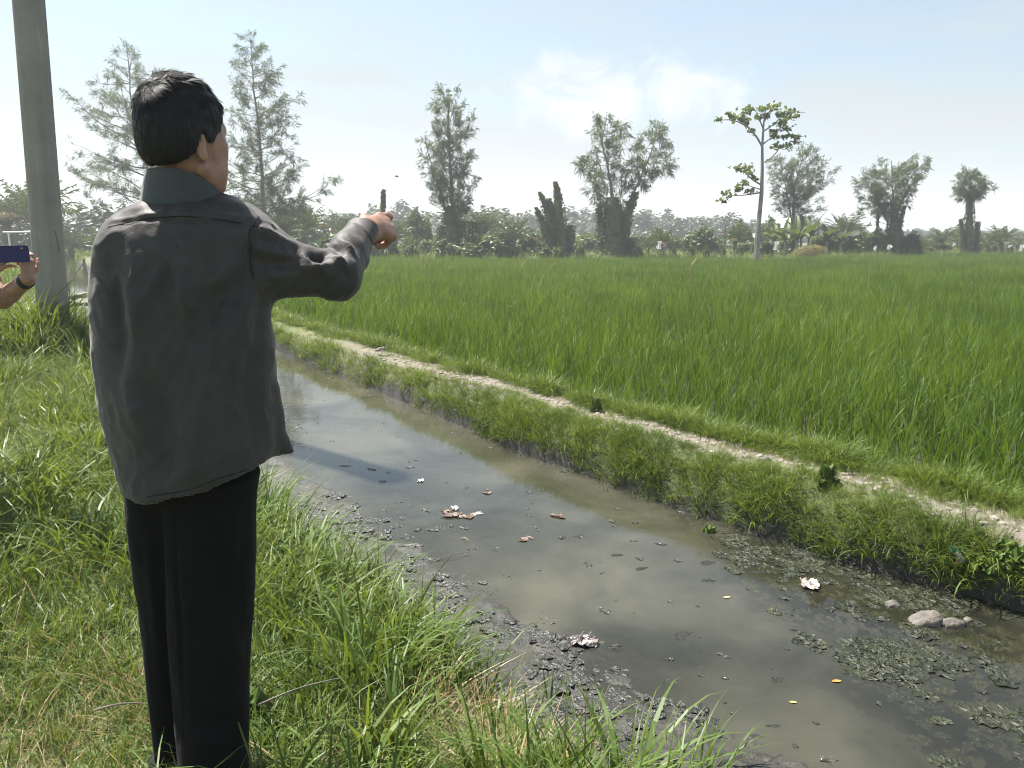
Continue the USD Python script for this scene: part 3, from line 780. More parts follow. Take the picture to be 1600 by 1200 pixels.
# --- the slender tree standing in the rice
YB = 38.0
f_ = foot_at(1182, YB)
t = thing('slender_tree', 'slender pale-barked tree with few leafy boughs standing alone in the rice', 'tree', f_)
br = [([(1182, 405), (1183.5, 370), (1187, 330), (1190, 300), (1191, 260), (1191, 228), (1193, 195), (1196, 170)], 4.6, 0.8),
      ([(1191, 229), (1180, 214), (1166, 201), (1148, 193), (1132, 191), (1120, 192)], 1.6, 0.5), ([(1191, 226), (1202, 218), (1218, 212), (1240, 208)], 1.4, 0.5),
      ([(1195, 254), (1206, 246), (1214, 238), (1219, 231), (1236, 226)], 1.3, 0.5), ([(1188, 288), (1180, 281), (1172, 270), (1166, 262)], 1.4, 0.5),
      ([(1187, 301), (1175, 303), (1160, 305), (1142, 306), (1131, 314)], 1.3, 0.4), ([(1188, 296), (1176, 294), (1160, 291)], 1.0, 0.4), ([(1192, 200), (1184, 188), (1176, 178), (1168, 171)], 1.2, 0.4),
      ([(1193, 205), (1206, 196), (1216, 184), (1228, 177), (1246, 181)], 1.2, 0.4), ([(1166, 201), (1160, 192), (1152, 186)], 0.9, 0.4), ([(1183, 214), (1181, 205)], 0.7, 0.4), ([(1194, 190), (1203, 178), (1208, 168)], 0.9, 0.4), ([(1202, 218), (1214, 205), (1226, 200)], 0.9, 0.4)]
wood = []
for pts, r0, r1 in br:
    q = np.array([W(u, v, YB) - f_ for u, v in pts])
    q[1:, 1] += np.linspace(0, rng.uniform(-1.0, 1.0), len(q))[1:] * (0 if r0 > 4 else 1)
    wood.append(tube(q, np.linspace(r0, r1, len(q)) * YB / F_PX, 7))
obj('trunk', cat(wood), PALEBARK, t)
lv = []
for u, v, r in ((1205, 167, 8), (1192, 170, 7), (1212, 168, 5), (1170, 170, 7), (1150, 184, 8), (1159, 188, 6), (1140, 182, 4), (1225, 178, 9), (1238, 181, 7), (1247, 181, 4), (1218, 194, 8), (1226, 202, 7), (1208, 206, 5), (1205, 214, 6), (1232, 228, 9), (1240, 215, 7), (1218, 228, 8), (1245, 222, 5),
                (1120, 189, 4), (1134, 180, 3), (1164, 262, 9), (1175, 266, 9), (1156, 262, 6), (1179, 278, 6), (1160, 288, 7), (1171, 298, 8), (1150, 296, 6), (1141, 303, 7), (1132, 314, 4), (1181, 203, 5), (1184, 184, 6), (1199, 180, 6), (1229, 188, 6), (1214, 181, 6), (1164, 182, 5), (1168, 192, 4), (1222, 215, 5)):
    c = W(u, v, YB) - f_
    m = int(8 + r * 2.9)
    tw = np.array([W(u, v + r * 0.5, YB), W(u, v + r * 1.7, YB)]) - f_
    rr = 1.25 * r * YB / F_PX
    q = rng.normal(0, 1, (m, 3))
    q /= np.linalg.norm(q, axis=1, keepdims=True)
    p = c + np.array([0, rng.uniform(-0.5, 0.5), 0]) + rng.normal(0, 1, (m, 3)) * np.array([rr, rr, rr * 0.5]) * 0.5
    lv.append(leaf_cards(p, np.repeat([[0, 0, 1.0]], m, 0), rng, 0.23, 0.9, droop=0.7))
obj('crown', cat(lv), BROAD, t)

# --- oil palms


def palm_meshes(rng, n=26, L=1.9, upright=0.5, leaf=0.42):
    fr, dead = [], []
    for k in range(n):
        a = k * 2.4 + rng.normal(0, 0.2)
        age = k / n                                   # inner fronds upright, outer ones arching down
        l = L * rng.uniform(0.85, 1.1) * (0.75 + 0.25 * min(1, age * 2))
        e0, e1 = 1.45 - 0.95 * age - 0.1 * rng.random(), 0.75 - (1.75 - upright * 0.6) * age ** 0.8
        u = np.linspace(0, 1, 9)
        el = e0 + (e1 - e0) * u
        st_ = l / 8
        h = np.concatenate([[0], np.cumsum(np.cos(el[:-1]) * st_)]) + 0.08
        z = np.concatenate([[0], np.cumsum(np.sin(el[:-1]) * st_)])
        rach = np.stack([h * math.cos(a), h * math.sin(a), z], -1)
        parts = [tube(rach, np.linspace(0.024, 0.006, 9), 3, cap=False)]
        m = 22
        uu = np.repeat(np.linspace(0.16, 1.0, m), 2) + rng.normal(0, 0.01, 2 * m)
        sd = np.tile([1, -1], m)
        p = np.stack([np.interp(uu, u, rach[:, i]) for i in range(3)], -1)
        tg = np.stack([np.interp(uu, u, np.gradient(rach[:, i])) for i in range(3)], -1)
        tg /= np.linalg.norm(tg, axis=1, keepdims=True)
        side = np.cross(tg, [0, 0, 1.0])
        side /= np.linalg.norm(side, axis=1, keepdims=True) + 1e-9
        d = side * sd[:, None] + tg * 0.55 + np.stack([0 * uu, 0 * uu, rng.normal(0.05, 0.25, 2 * m)], -1)
        d /= np.linalg.norm(d, axis=1, keepdims=True)
        ll = leaf * l / 1.9 * np.sin(PI * np.clip(0.15 + 0.8 * uu, 0, 1)) ** 0.6 * rng.uniform(0.8, 1.15, 2 * m)
        mid, tip = p + d * ll[:, None] * 0.55, p + d * ll[:, None] + np.array([0, 0, -1.0]) * (ll * 0.35)[:, None]
        wv = np.cross(d, np.cross(d, [0, 0, 1.0]) + rng.normal(0, 0.4, (2 * m, 3)))
        wv /= np.linalg.norm(wv, axis=1, keepdims=True) + 1e-9
        wv *= 0.028
        v = np.stack([p, mid - wv, mid + wv, tip], 1).reshape(-1, 3)
        f = (np.array([[0, 1, 2], [1, 3, 2]])[None] + (np.arange(2 * m) * 4)[:, None, None]).reshape(-1, 3)
        parts.append((v, f))
        (dead if age > 0.93 else fr).append(cat(parts))
    return cat(fr), cat(dead)


palm_protos = []
UP = UsdGeom.Scope.Define(stage, '/World/Looks/shapes')


def make_palm(label, foot, trunk_h, L, n, upright, seed, group):
    r = np.random.default_rng(seed)
    t = thing('oil_palm', label, 'palm', foot, group=group)
    zz = np.linspace(-0.1, trunk_h, 8)
    tv, tf = tube(np.stack([0.02 * np.sin(zz * 2), 0 * zz, zz], -1), 0.2 + 0.05 * np.sin(zz * 11), 9)
    tv += 0.03 * (meshkit.fbm(tv * 6, 3, seed)[:, None] - 0.5)
    obj('trunk', (tv, tf), PALMBARK, t)
    f, d = palm_meshes(r, n, L, upright)
    f = (f[0] + np.array([0, 0, trunk_h]), f[1])
    d = (d[0] + np.array([0, 0, trunk_h]), d[1])
    obj('fronds', f, PALM, t)
    obj('dead_fronds', d, DRYPALM, t)
    return t


PG = 'oil palms beyond the paddy'
kinds = {}
for u, v, Y, wpx, kind, label in (
        (14, 338, 54, 70, 'big', 'dense oil palm at the left edge behind the phone'),
        (62, 336, 51, 72, 'big', 'tall oil palm just left of the concrete pole'),
        (112, 352, 52, 44, 'mid', 'oil palm showing between the concrete pole and the man'),
        (152, 362, 60, 44, 'low', 'oil palm half hidden by the man\'s left shoulder'),
        (436, 358, 52, 46, 'mid', 'oil palm under the spreading low boughs, above the man\'s sleeve'),
        (476, 352, 56, 44, 'big', 'oil palm between the low-boughed tree and the raised forearm'),
        (516, 366, 58, 26, 'low', 'low oil palm seen just above the bent elbow'),
        (552, 340, 58, 34, 'big', 'oil palm whose head rises above the wrist'),
        (618, 366, 56, 38, 'mid', 'oil palm right of the pointing finger'),
        (640, 376, 53, 24, 'low', 'low oil palm left of the creeper-clad narrow tree'),
        (757, 356, 60, 44, 'big', 'dark oil palm right of the creeper curtain'),
        (801, 366, 53, 40, 'mid', 'oil palm with spread fronds left of the dead creeper trunks'),
        (775, 366, 62, 24, 'low', 'small oil palm between two larger palms left of the creeper trunks'),
        (1012, 378, 55, 24, 'low', 'small oil palm at the right foot of the twin-stemmed tree'),
        (1035, 368, 52, 30, 'mid', 'oil palm standing right of the twin-stemmed tree'),
        (1148, 366, 52, 26, 'big', 'upright oil palm left of the slender pale trunk'),
        (1316, 344, 60, 34, 'big', 'large oil palm behind the banana plants'),
        (1438, 372, 60, 22, 'low', 'small oil palm right of the fan-shaped tree'),
        (1470, 366, 62, 26, 'mid', 'oil palm left of the thick creeper-clad trunk'),
        (1494, 366, 66, 22, 'big', 'oil palm touching the thick creeper-clad trunk from behind'),
        (1542, 366, 64, 24, 'low', 'low oil palm right of the thick creeper-clad trunk'),
        (1562, 362, 60, 30, 'mid', 'rightmost tall oil palm at the edge of the view'),
        (1588, 372, 70, 20, 'low', 'small oil palm at the far right edge')):
    foot = foot_at(u, Y)
    crown_z = W(u, v, Y)[2] - foot[2]
    scale = wpx * Y / F_PX / 1.75
    H_, n, up = {'big': (1.15, 30, 0.9), 'mid': (0.75, 24, 0.5), 'low': (0.45, 20, 0.2)}[kind]
    foot[2] += max(-0.6, min(crown_z - H_ * scale, 0.0)) if crown_z < H_ * scale else 0
    if kind not in kinds:
        p = make_palm(label, foot, H_, 1.9, n, up, len(kinds) + 3, PG)
        p.AddScaleOp().Set(Gf.Vec3f(scale, scale, scale)) if hasattr(p, 'AddScaleOp') else UsdGeom.Xformable(p).AddScaleOp().Set(Gf.Vec3f(scale, scale, scale))
        kinds[kind] = p
    else:
        dup(kinds[kind], foot, u * 0.37, label, PG, (scale, scale, min(max(scale, crown_z / H_ * 0.8 if crown_z > H_ * scale else scale), scale * 1.3)))

# --- bushes
BG = 'bushes along the far edge of the paddy'
bk = {}
for u, v, Y, wpx, hpx, kind, label in (
        (612, 398, 46.5, 26, 20, 'round', 'dark bush right of the slim creeper-covered trunk'), (642, 398, 46.5, 24, 17, 'round', 'dark low bush in front of the low palm'), (586, 398, 46.5, 16, 16, 'round', 'small bush at the foot of the slim creeper-covered trunk'),
        (697, 398, 46, 34, 26, 'loose', 'sunlit bush in front of the narrow tree'), (730, 398, 46, 48, 20, 'loose', 'wide dark bush under the creeper curtain'), (780, 398, 46.5, 14, 16, 'round', 'small upright bush right of the creeper curtain'),
        (800, 398, 46.5, 26, 11, 'round', 'low wide bush below the spread-frond palm'), (814, 398, 47, 16, 11, 'round', 'small low bush beside the wide one'), (852, 398, 45.8, 20, 16, 'loose', 'leafy bush at the left foot of the dead creeper trunks'),
        (872, 398, 45.8, 20, 18, 'loose', 'pale green bush in front of the dead creeper trunks'), (906, 398, 46, 18, 16, 'round', 'bush right of the dead creeper trunks'), (996, 398, 46, 20, 14, 'round', 'dark bush at the right foot of the twin-stemmed tree'),
        (1053, 395, 48, 9, 11, 'round', 'first small clipped-looking bush right of the twin-stemmed tree'), (1080, 395, 48, 12, 13, 'round', 'second small round bush below the dark bushy tree'), (1103, 395, 48, 12, 13, 'round', 'third small round bush, left of the thin post'),
        (1130, 395, 49, 10, 12, 'round', 'small round bush at the foot of the thin post'), (1154, 395, 49, 14, 14, 'round', 'small round bush left of the slender pale trunk'), (1176, 395, 50, 8, 12, 'round', 'small bush half hidden by the slender pale trunk'),
        (1196, 396, 50, 20, 24, 'loose', 'leafy bush just right of the slender pale trunk'), (1340, 394, 54, 44, 34, 'loose', 'big leafy bush left of the fan-shaped tree'), (1372, 394, 55, 46, 36, 'loose', 'dark bush at the left foot of the fan-shaped tree'), (1418, 394, 55, 40, 34, 'loose', 'dark bush at the right foot of the fan-shaped tree'),
        (1356, 390, 54, 24, 14, 'round', 'light green bush in front of the dark ones'), (1434, 388, 60, 10, 9, 'round', 'small dark round bush right of the fan-shaped tree'), (1462, 390, 62, 50, 13, 'loose', 'long low leafy hedge left of the thick creeper-clad trunk'),
        (1540, 388, 62, 12, 12, 'round', 'first small bush of the row right of the creeper-clad trunk'), (1552, 388, 62, 10, 11, 'round', 'second small bush of the row near the right edge'), (1562, 388, 62, 10, 11, 'round', 'third small bush of the row near the right edge'), (1576, 388, 63, 14, 11, 'round', 'last bush of the row at the right edge'),
        (1092, 392, 58, 50, 42, 'loose', 'large dark bushy tree between the two palms in mid-distance'), (655, 392, 60, 44, 66, 'loose', 'grey-green bushy tree left of the narrow creeper-clad tree'), (1158, 392, 66, 34, 46, 'loose', 'pale bushy tree behind the upright palm'), (1200, 392, 70, 36, 52, 'loose', 'hazy bushy tree behind the slender pale trunk'), (545, 398, 50, 40, 18, 'round', 'dark bush hidden behind the wrist')):
    foot = foot_at(u, Y)
    w_, h_ = wpx * Y / F_PX, hpx * Y / F_PX + 0.25
    if kind not in bk:
        t = thing('bush', label, 'bush', foot, scale=(w_, w_, h_), group=BG)
        stems, leaves = bush_mesh(1, 1, 1, rng, 0.13, 520, 0.25 if kind == 'round' else 0.55, seed=len(bk) + 2)
        obj('stems', stems, BARK, t)
        obj('leaves', leaves, BUSH, t)
        bk[kind] = t.GetPrim()if hasattr(t, 'GetPrim') else t
    else:
        dup(bk[kind], foot, u * 0.71, label, BG, (w_, w_, h_))

# --- banana plants and the mound of dry straw
BA = 'banana plants right of the slender tree'


def banana(rng, n=9, h=1.0):
    ls = []
    for k in range(n):
        a, e0 = k * 2.4 + rng.normal(0, 0.3), rng.uniform(0.7, 1.4)
        L_, w_ = rng.uniform(1.2, 1.9), rng.uniform(0.32, 0.46)
        u = np.linspace(0, 1, 9)
        el = e0 - u * rng.uniform(0.5, 1.6)
        hh = np.concatenate([[0], np.cumsum(np.cos(el[:-1])) * L_ / 8])
        zz = np.concatenate([[0], np.cumsum(np.sin(el[:-1])) * L_ / 8]) + h
        ww = w_ / 2 * np.sin(PI * np.clip(u * 0.92 + 0.06, 0, 1)) ** 0.55
        c = np.stack([hh * math.cos(a), hh * math.sin(a), zz], -1)
        s = np.array([-math.sin(a), math.cos(a), 0])
        up = np.array([0, 0, 1.0])
        v = np.concatenate([c + s * ww[:, None] + up * ww[:, None] * 0.4, c, c - s * ww[:, None] + up * ww[:, None] * 0.4])
        i = np.arange(8)
        f = np.vstack([np.stack([i, i + 1, 9 + i + 1, 9 + i], -1), np.stack([9 + i, 9 + i + 1, 18 + i + 1, 18 + i], -1)])
        ls.append((v, f))
    return cat(ls)


b0 = None
for u, Y, s_, label in ((1225, 53, 1.0, 'banana plant just left of the vase-shaped tree\'s foot'), (1243, 52, 1.05, 'banana plant in front of the vase-shaped tree'), (1208, 54, 0.9, 'small banana plant at the left end of the clump'), (1262, 54, 1.15, 'tallest banana plant above the yellow straw mound'), (1290, 53, 0.95, 'banana plant right of the yellow straw mound'), (1312, 54, 0.9, 'rightmost banana plant of the clump'), (1250, 56, 1.1, 'banana plant at the back of the clump')):
    foot = foot_at(u, Y)
    if b0 is None:
        b0 = thing('banana_plant', label, 'plant', foot, group=BA)
        obj('stem', tube([[0, 0, -0.1], [0.02, 0, 0.5], [0, 0, 1.05]], [0.11, 0.09, 0.06], 8), PALEBARK, b0)
        obj('leaves', banana(rng), BANANA, b0)
        b0 = b0.GetPrim() if hasattr(b0, 'GetPrim') else b0
    else:
        dup(b0, foot, u * 0.9, label, BA, s_)
foot = foot_at(1268, 50.5)
t = thing('straw_heap', 'yellow mound of dry rice straw among the banana plants', 'straw heap', foot)
n = 2600
q = rng.normal(0, 1, (n, 3)); q /= np.linalg.norm(q, axis=1, keepdims=True); q[:, 2] = np.abs(q[:, 2])
pp = q * np.array([1.0, 0.8, 0.72]) * (0.85 + 0.3 * meshkit.fbm(q * 2, 3, 4)[:, None])
az = np.arctan2(q[:, 1], q[:, 0]) + rng.normal(0, 0.7, n)
core = trimesh.creation.icosphere(3); cv = core.vertices * np.array([0.93, 0.74, 0.66]); cv[:, 2] = np.maximum(cv[:, 2], -0.05)
STRAWY = leafy('yellow_straw', [(0.0, (0.30, 0.25, 0.10)), (0.5, (0.44, 0.37, 0.16)), (1.0, (0.56, 0.50, 0.26))], trans=0.15, yellow=1.0)
obj('straw', blades(pp, az, rng.uniform(0.25, 0.5, n), rng.uniform(0.02, 0.04, n), 1.3, 0.6, 3), STRAWY, t)
obj('heap', (cv, core.faces), STRAWY, t)

# --- weedy strip between paddy and trees, and the far wood that reads as one mass
wp = [(tuft(rng, 26, (0.25, 0.6), 0.35, (0.1, 0.8), (0.3, 1.2), (0.012, 0.03), 3), GRASS) for _ in range(5)]
n = 9000
x, y = rng.uniform(-62, 78, n), 44 + 56 * rng.random(n) ** 1.4
d = y - paddy_end(x)
s_, t_ = st(x, y)
ok = (d > 0.1) & (rng.random(n) < 0.3 + 0.7 * ss(6, 1, d)) & (t_ > 1.0) & (np.abs(x) < y * 0.75)
x, y = x[ok], y[ok]
instancer('verge_grass', wp, np.stack([x, y, height(x, y)], -1), rng.uniform(0, 6.28, len(x)), rng.uniform(0.8, 1.6, len(x)), rng.integers(0, 5, len(x)), 'yellowish rough grass between the far paddy edge and the palms', 'grass')

ug = []
for k in range(5):
    st_, lv_ = bush_mesh(1, 1, 1, np.random.default_rng(90 + k), 0.13, 420, 0.55, seed=30 + k)
    ug.append((lv_, BUSH if k % 2 else VINE))
n = 250
x, y = rng.uniform(-58, 78, n), rng.uniform(54, 84, n)
ok = (y > paddy_end(x) + 6) & (np.abs(x) < y * 0.75) & (st(x, y)[1] > 1)
x, y = x[ok], y[ok]
n = len(x)
hh = rng.uniform(0.6, 1.8, n) * (1 + 0.8 * n2(x, y, 0.12, 66)) * np.interp(x / y, [0.15, 0.35], [1.0, 0.8])
ww = hh * rng.uniform(1.1, 2.2, n)
instancer('undergrowth', ug, np.stack([x, y, height(x, y) - 0.1], -1), rng.uniform(0, 6.28, n), np.stack([ww, ww, hh], -1), rng.integers(0, 5, n), 'low green shrubs filling the gaps between the palms', 'shrubs')

fp_ = []
for k in range(5):
    st_, lv_ = bush_mesh(1, 1, 1, np.random.default_rng(50 + k), 0.12, 560, 0.5, seed=20 + k)
    fp_.append((lv_, FAR))
for k in range(3):      # feathery spires
    r2 = np.random.default_rng(70 + k)
    tr = np.stack([np.zeros(6), np.zeros(6), np.linspace(0, 1.25, 6)], -1)
    at = np.stack([r2.normal(0, 0.16, 500), r2.normal(0, 0.16, 500), r2.uniform(0.15, 1.25, 500)], -1)
    at[:, :2] *= (1.35 - at[:, 2:])
    fp_.append((leaf_cards(at, at * [1, 1, 0] * 4 + [0, 0, 0.3], r2, 0.11, 0.7), FAR))
n = 560
x = np.concatenate([rng.uniform(-190, 200, 360), rng.uniform(-75, -18, 120), rng.uniform(-30, 40, 80)])
y = np.concatenate([rng.uniform(150, 250, 360), rng.uniform(68, 120, 120), rng.uniform(130, 170, 80)])
hh = rng.uniform(3.0, 6.4, n) * np.where(y > 140, 1.35, 0.8) * (1 + 0.5 * n2(x, y, 0.02, 61)) * np.interp(x / y, [-0.7, -0.1, 0.25, 0.45, 0.7], [1.0, 0.85, 0.8, 0.5, 0.4])
ww = hh * rng.uniform(0.9, 1.7, n)
k = np.where(rng.random(n) < 0.93, rng.integers(0, 5, n), 5 + rng.integers(0, 3, n))
ww = np.where(k >= 5, hh * 1.1, ww)
hh = np.where(k >= 5, hh * 0.75, hh)
instancer('distant_wood', fp_, np.stack([x, y, np.full(n, -0.3)], -1), rng.uniform(0, 6.28, n), np.stack([ww, ww, hh], -1), k, 'hazy blue-grey wood along the horizon behind the palms', 'wood')
# ------------------------------------------------------------------ people: distance fields meshed as one surface each


def surface(field, lo, hi, h):
    """Surface nets of field(points) = 0 on a grid of step h."""
    lo, hi = np.asarray(lo, float), np.asarray(hi, float)
    n = np.ceil((hi - lo) / h).astype(int) + 1
    g = np.stack(np.meshgrid(*(np.arange(k) for k in n), indexing='ij'), -1).astype(np.float32)
    F = field((g * h + lo).reshape(-1, 3).astype(np.float64)).reshape(n)
    S = F < 0
    c = n - 1
    acc, cnt = np.zeros((*c, 3)), np.zeros(c)
    for ax in range(3):
        a = [slice(None)] * 3; b = [slice(None)] * 3
        a[ax], b[ax] = slice(0, -1), slice(1, None)
        fa, fb = F[tuple(a)], F[tuple(b)]
        x = (fa < 0) != (fb < 0)
        t = np.where(x, fa / np.where(x, fa - fb, 1), 0)
        o1, o2 = [k for k in range(3) if k != ax]
        for d1 in (0, 1):
            for d2 in (0, 1):
                sl = [slice(None)] * 3
                sl[o1] = slice(d1, d1 + c[o1]); sl[o2] = slice(d2, d2 + c[o2])
                xs, ts = x[tuple(sl)], t[tuple(sl)]
                cnt += xs
                acc[..., ax] += np.where(xs, ts, 0)
                acc[..., o1] += xs * d1
                acc[..., o2] += xs * d2
    on = cnt > 0
    idx = np.full(c, -1)
    idx[on] = np.arange(on.sum())
    ii = np.stack(np.nonzero(on), -1)
    v = (ii + acc[on] / cnt[on][:, None]) * h + lo
    quads = []
    for ax in range(3):
        o1, o2 = [(1, 2), (2, 0), (0, 1)][ax]
        a = [slice(1, -1)] * 3; b = [slice(1, -1)] * 3
        a[ax], b[ax] = slice(0, -1), slice(1, None)
        sa, sb = S[tuple(a)], S[tuple(b)]
        p = np.stack(np.nonzero(sa != sb), -1)
        if not len(p):
            continue
        flip = sb[tuple(p.T)]
        p = p + 1
        p[:, ax] -= 1
        e1, e2 = np.eye(3, dtype=int)[o1], np.eye(3, dtype=int)[o2]
        q = np.stack([idx[tuple((p - e1 - e2).T)], idx[tuple((p - e2).T)], idx[tuple(p.T)], idx[tuple((p - e1).T)]], -1)
        q[flip] = q[flip][:, ::-1]
        quads.append(q)
    q = np.vstack(quads)
    q = q[(q >= 0).all(1)]
    return v, np.vstack([q[:, [0, 1, 2]], q[:, [0, 2, 3]]])


def smin(a, b, k):
    h = np.clip(0.5 + 0.5 * (b - a) / k, 0, 1)
    return b + (a - b) * h - k * h * (1 - h)


def chain(p, pts, rad):
    """Tapering limb through the joints."""
    out = None
    for a, b, ra, rb in zip(pts[:-1], pts[1:], rad[:-1], rad[1:]):
        a, b = np.asarray(a, float), np.asarray(b, float)
        ab = b - a
        t = np.clip(((p - a) @ ab) / (ab @ ab), 0, 1)
        d = np.linalg.norm(p - a - t[:, None] * ab, axis=1) - (ra + (rb - ra) * t)
        out = d if out is None else smin(out, d, 0.3 * min(ra, rb) + 0.002)
    return out


def ell(p, c, r, M=np.eye(3)):
    """Ellipsoid; rows of M are its axes."""
    q = (p - c) @ np.asarray(M).T
    k = np.linalg.norm(q / r, axis=1)
    return (k - 1) * np.min(r) * (0.6 + 0.4 * np.clip(k, 0, 2))


def stack_body(p, zs, cx, cy, rx, ry, pw=2.3, yaw=0.0):
    """Body of elliptical sections over height."""
    z = p[:, 2]
    o = np.argsort(zs)
    f = lambda a: np.interp(z, np.asarray(zs)[o], np.asarray(a)[o])
    X, Y, RX, RY = f(cx), f(cy), f(rx), f(ry)
    dx, dy = p[:, 0] - X, p[:, 1] - Y
    c, s = math.cos(yaw), math.sin(yaw)
    dx, dy = dx * c + dy * s, -dx * s + dy * c
    k = (np.abs(dx / RX) ** pw + np.abs(dy / RY) ** pw) ** (1 / pw)
    d = (k - 1) * np.minimum(RX, RY)
    return np.maximum(d, np.maximum(z - max(zs), min(zs) - z))


def vnormals(v, f):
    return meshkit.arrays((v, f), True)[2]


def folds(v, n, lines):
    """Creases pressed into cloth: lines of (points, height, width); height < 0 is a groove."""
    d = np.zeros(len(v))
    for pts, amp, w in lines:
        pts = np.asarray(pts, float)
        best, at = np.full(len(v), 9.0), np.zeros(len(v))
        m = len(pts) - 1
        for i in range(m):
            ab = pts[i + 1] - pts[i]
            t = np.clip(((v - pts[i]) @ ab) / (ab @ ab), 0, 1)
            # measured across the line of sight-free surface: plain 3-D distance
            q = np.linalg.norm(v - pts[i] - t[:, None] * ab, axis=1)
            at = np.where(q < best, (i + t) / m, at)
            best = np.minimum(best, q)
        d += amp * np.exp(-(best / w) ** 2) * np.sin(PI * np.clip(0.08 + 0.84 * at, 0, 1)) ** 0.7
    return v + n * d[:, None]


def on_surface(tree, v, u, px, Y):
    """The point of a meshed garment that is seen at a pixel: nearest vertex to the line of sight on the camera's side."""
    o = np.array([0, 0, CAM_H])
    d = W(u, px, Y) - o
    d /= np.linalg.norm(d)
    rel = v - o
    t = rel @ d
    off = np.linalg.norm(rel - t[:, None] * d, axis=1)
    near = np.nonzero(off < off.min() + 0.008)[0]
    return v[near[np.argmin(t[near])]]


SKIN = usdkit.material(stage, '/World/Looks/skin', {
    'g': ('geometry', {}), 'n': ('noise_texture', {'scale': 38.0, 'detail': 5}),
    'r': ('rgb_ramp', {'ramp': [(0.3, (0.205, 0.105, 0.070)), (0.7, (0.300, 0.168, 0.116))]}),
    'b': ('noise_texture', {'scale': 260.0, 'detail': 3}), 'bm': ('bump', {'strength': 0.25, 'distance': 0.002}),
    'p': ('principled_bsdf', {'roughness': 0.48, 'specular_ior_level': 0.45, 'subsurface_weight': 0.12, 'subsurface_scale': 0.004}),
}, [('g.position', 'n.vector'), ('n.fac', 'r.fac'), ('r.color', 'p.base_color'), ('g.position', 'b.vector'), ('b.fac', 'bm.height'), ('bm.normal', 'p.normal')], surface='p.BSDF')


def cloth(name, dark, light, pattern, rough=0.8, bump=0.25, sheen=0.25, dots=185.0, spec=0.25):
    """Woven cloth; pattern 0..1 is how strongly small woven dots show."""
    return usdkit.material(stage, '/World/Looks/' + name, {
        'g': ('geometry', {}),
        'map': ('mapping', {'rotation': (0.0, 0.0, 0.35)}),
        'sep': ('separate_xyz', {}),
        'kx': ('math', {'math_type': 'multiply', 'value2': dots * 2 * PI}), 'kz': ('math', {'math_type': 'multiply', 'value2': dots * 1.1 * 2 * PI}),
        'sx': ('math', {'math_type': 'sine'}), 'sz': ('math', {'math_type': 'sine'}),
        'pr': ('math', {'math_type': 'multiply'}),
        'dot': ('map_range', {'from_min': 0.0, 'from_max': 0.7, 'to_min': 0.0, 'to_max': pattern, 'clamp': True}),
        'n': ('noise_texture', {'scale': 9.0, 'detail': 4}), 'nm': ('map_range', {'from_min': 0.3, 'from_max': 0.7, 'to_min': 0.80, 'to_max': 1.20}),
        'mix': ('mix', {'color1': dark, 'color2': light}), 'mul': ('mix', {'mix_type': 'multiply', 'fac': 1.0}),
        'w': ('noise_texture', {'scale': 420.0, 'detail': 2}), 'wk': ('noise_texture', {'scale': 26.0, 'detail': 4, 'roughness': 0.6}),
        'add': ('math', {'math_type': 'multiply_add', 'value2': 8.0}),
        'bm': ('bump', {'strength': bump, 'distance': 0.0016}),
        'p': ('principled_bsdf', {'roughness': rough, 'specular_ior_level': spec, 'sheen_weight': sheen, 'sheen_roughness': 0.45, 'sheen_tint': (1.0, 0.97, 0.94)}),
    }, [('g.position', 'map.vector'), ('map.vector', 'sep.vector'), ('sep.x', 'kx.value1'), ('sep.z', 'kz.value1'), ('kx.value', 'sx.value1'), ('kz.value', 'sz.value1'), ('sx.value', 'pr.value1'), ('sz.value', 'pr.value2'),
        ('pr.value', 'dot.value'), ('dot.result', 'mix.fac'), ('g.position', 'n.vector'), ('n.fac', 'nm.value'), ('mix.color', 'mul.color1'), ('nm.result', 'mul.color2'), ('mul.color', 'p.base_color'),
        ('g.position', 'w.vector'), ('g.position', 'wk.vector'), ('wk.fac', 'add.value1'), ('w.fac', 'add.value3'), ('add.value', 'bm.height'), ('bm.normal', 'p.normal')], surface='p.BSDF')


SHIRT = cloth('charcoal_shirt', (0.0305, 0.0275, 0.0272), (0.066, 0.060, 0.057), 0.5, sheen=0.16, dots=230.0, rough=0.62)
COLLAR = cloth('slate_collar', (0.050, 0.062, 0.072), (0.065, 0.078, 0.088), 0.2, sheen=0.2)
TROUSER = cloth('black_trousers', (0.0060, 0.0061, 0.0058), (0.008, 0.008, 0.008), 0.0, sheen=0.02, rough=0.95, spec=0.12)
REDSHIRT = cloth('faded_red_shirt', (0.33, 0.085, 0.075), (0.36, 0.10, 0.09), 0.2)
JEANS = cloth('dark_jeans', (0.02, 0.03, 0.055), (0.03, 0.04, 0.07), 0.3)
SHOE = plain('black_shoe', (0.012, 0.011, 0.010), 0.45)
HAIR = plain('black_hair', (0.0065, 0.006, 0.006), 0.50, 0.40)
EYE = plain('eye', (0.7, 0.68, 0.64), 0.2)
BUTTON = plain('dark_button', (0.10, 0.095, 0.09), 0.35)


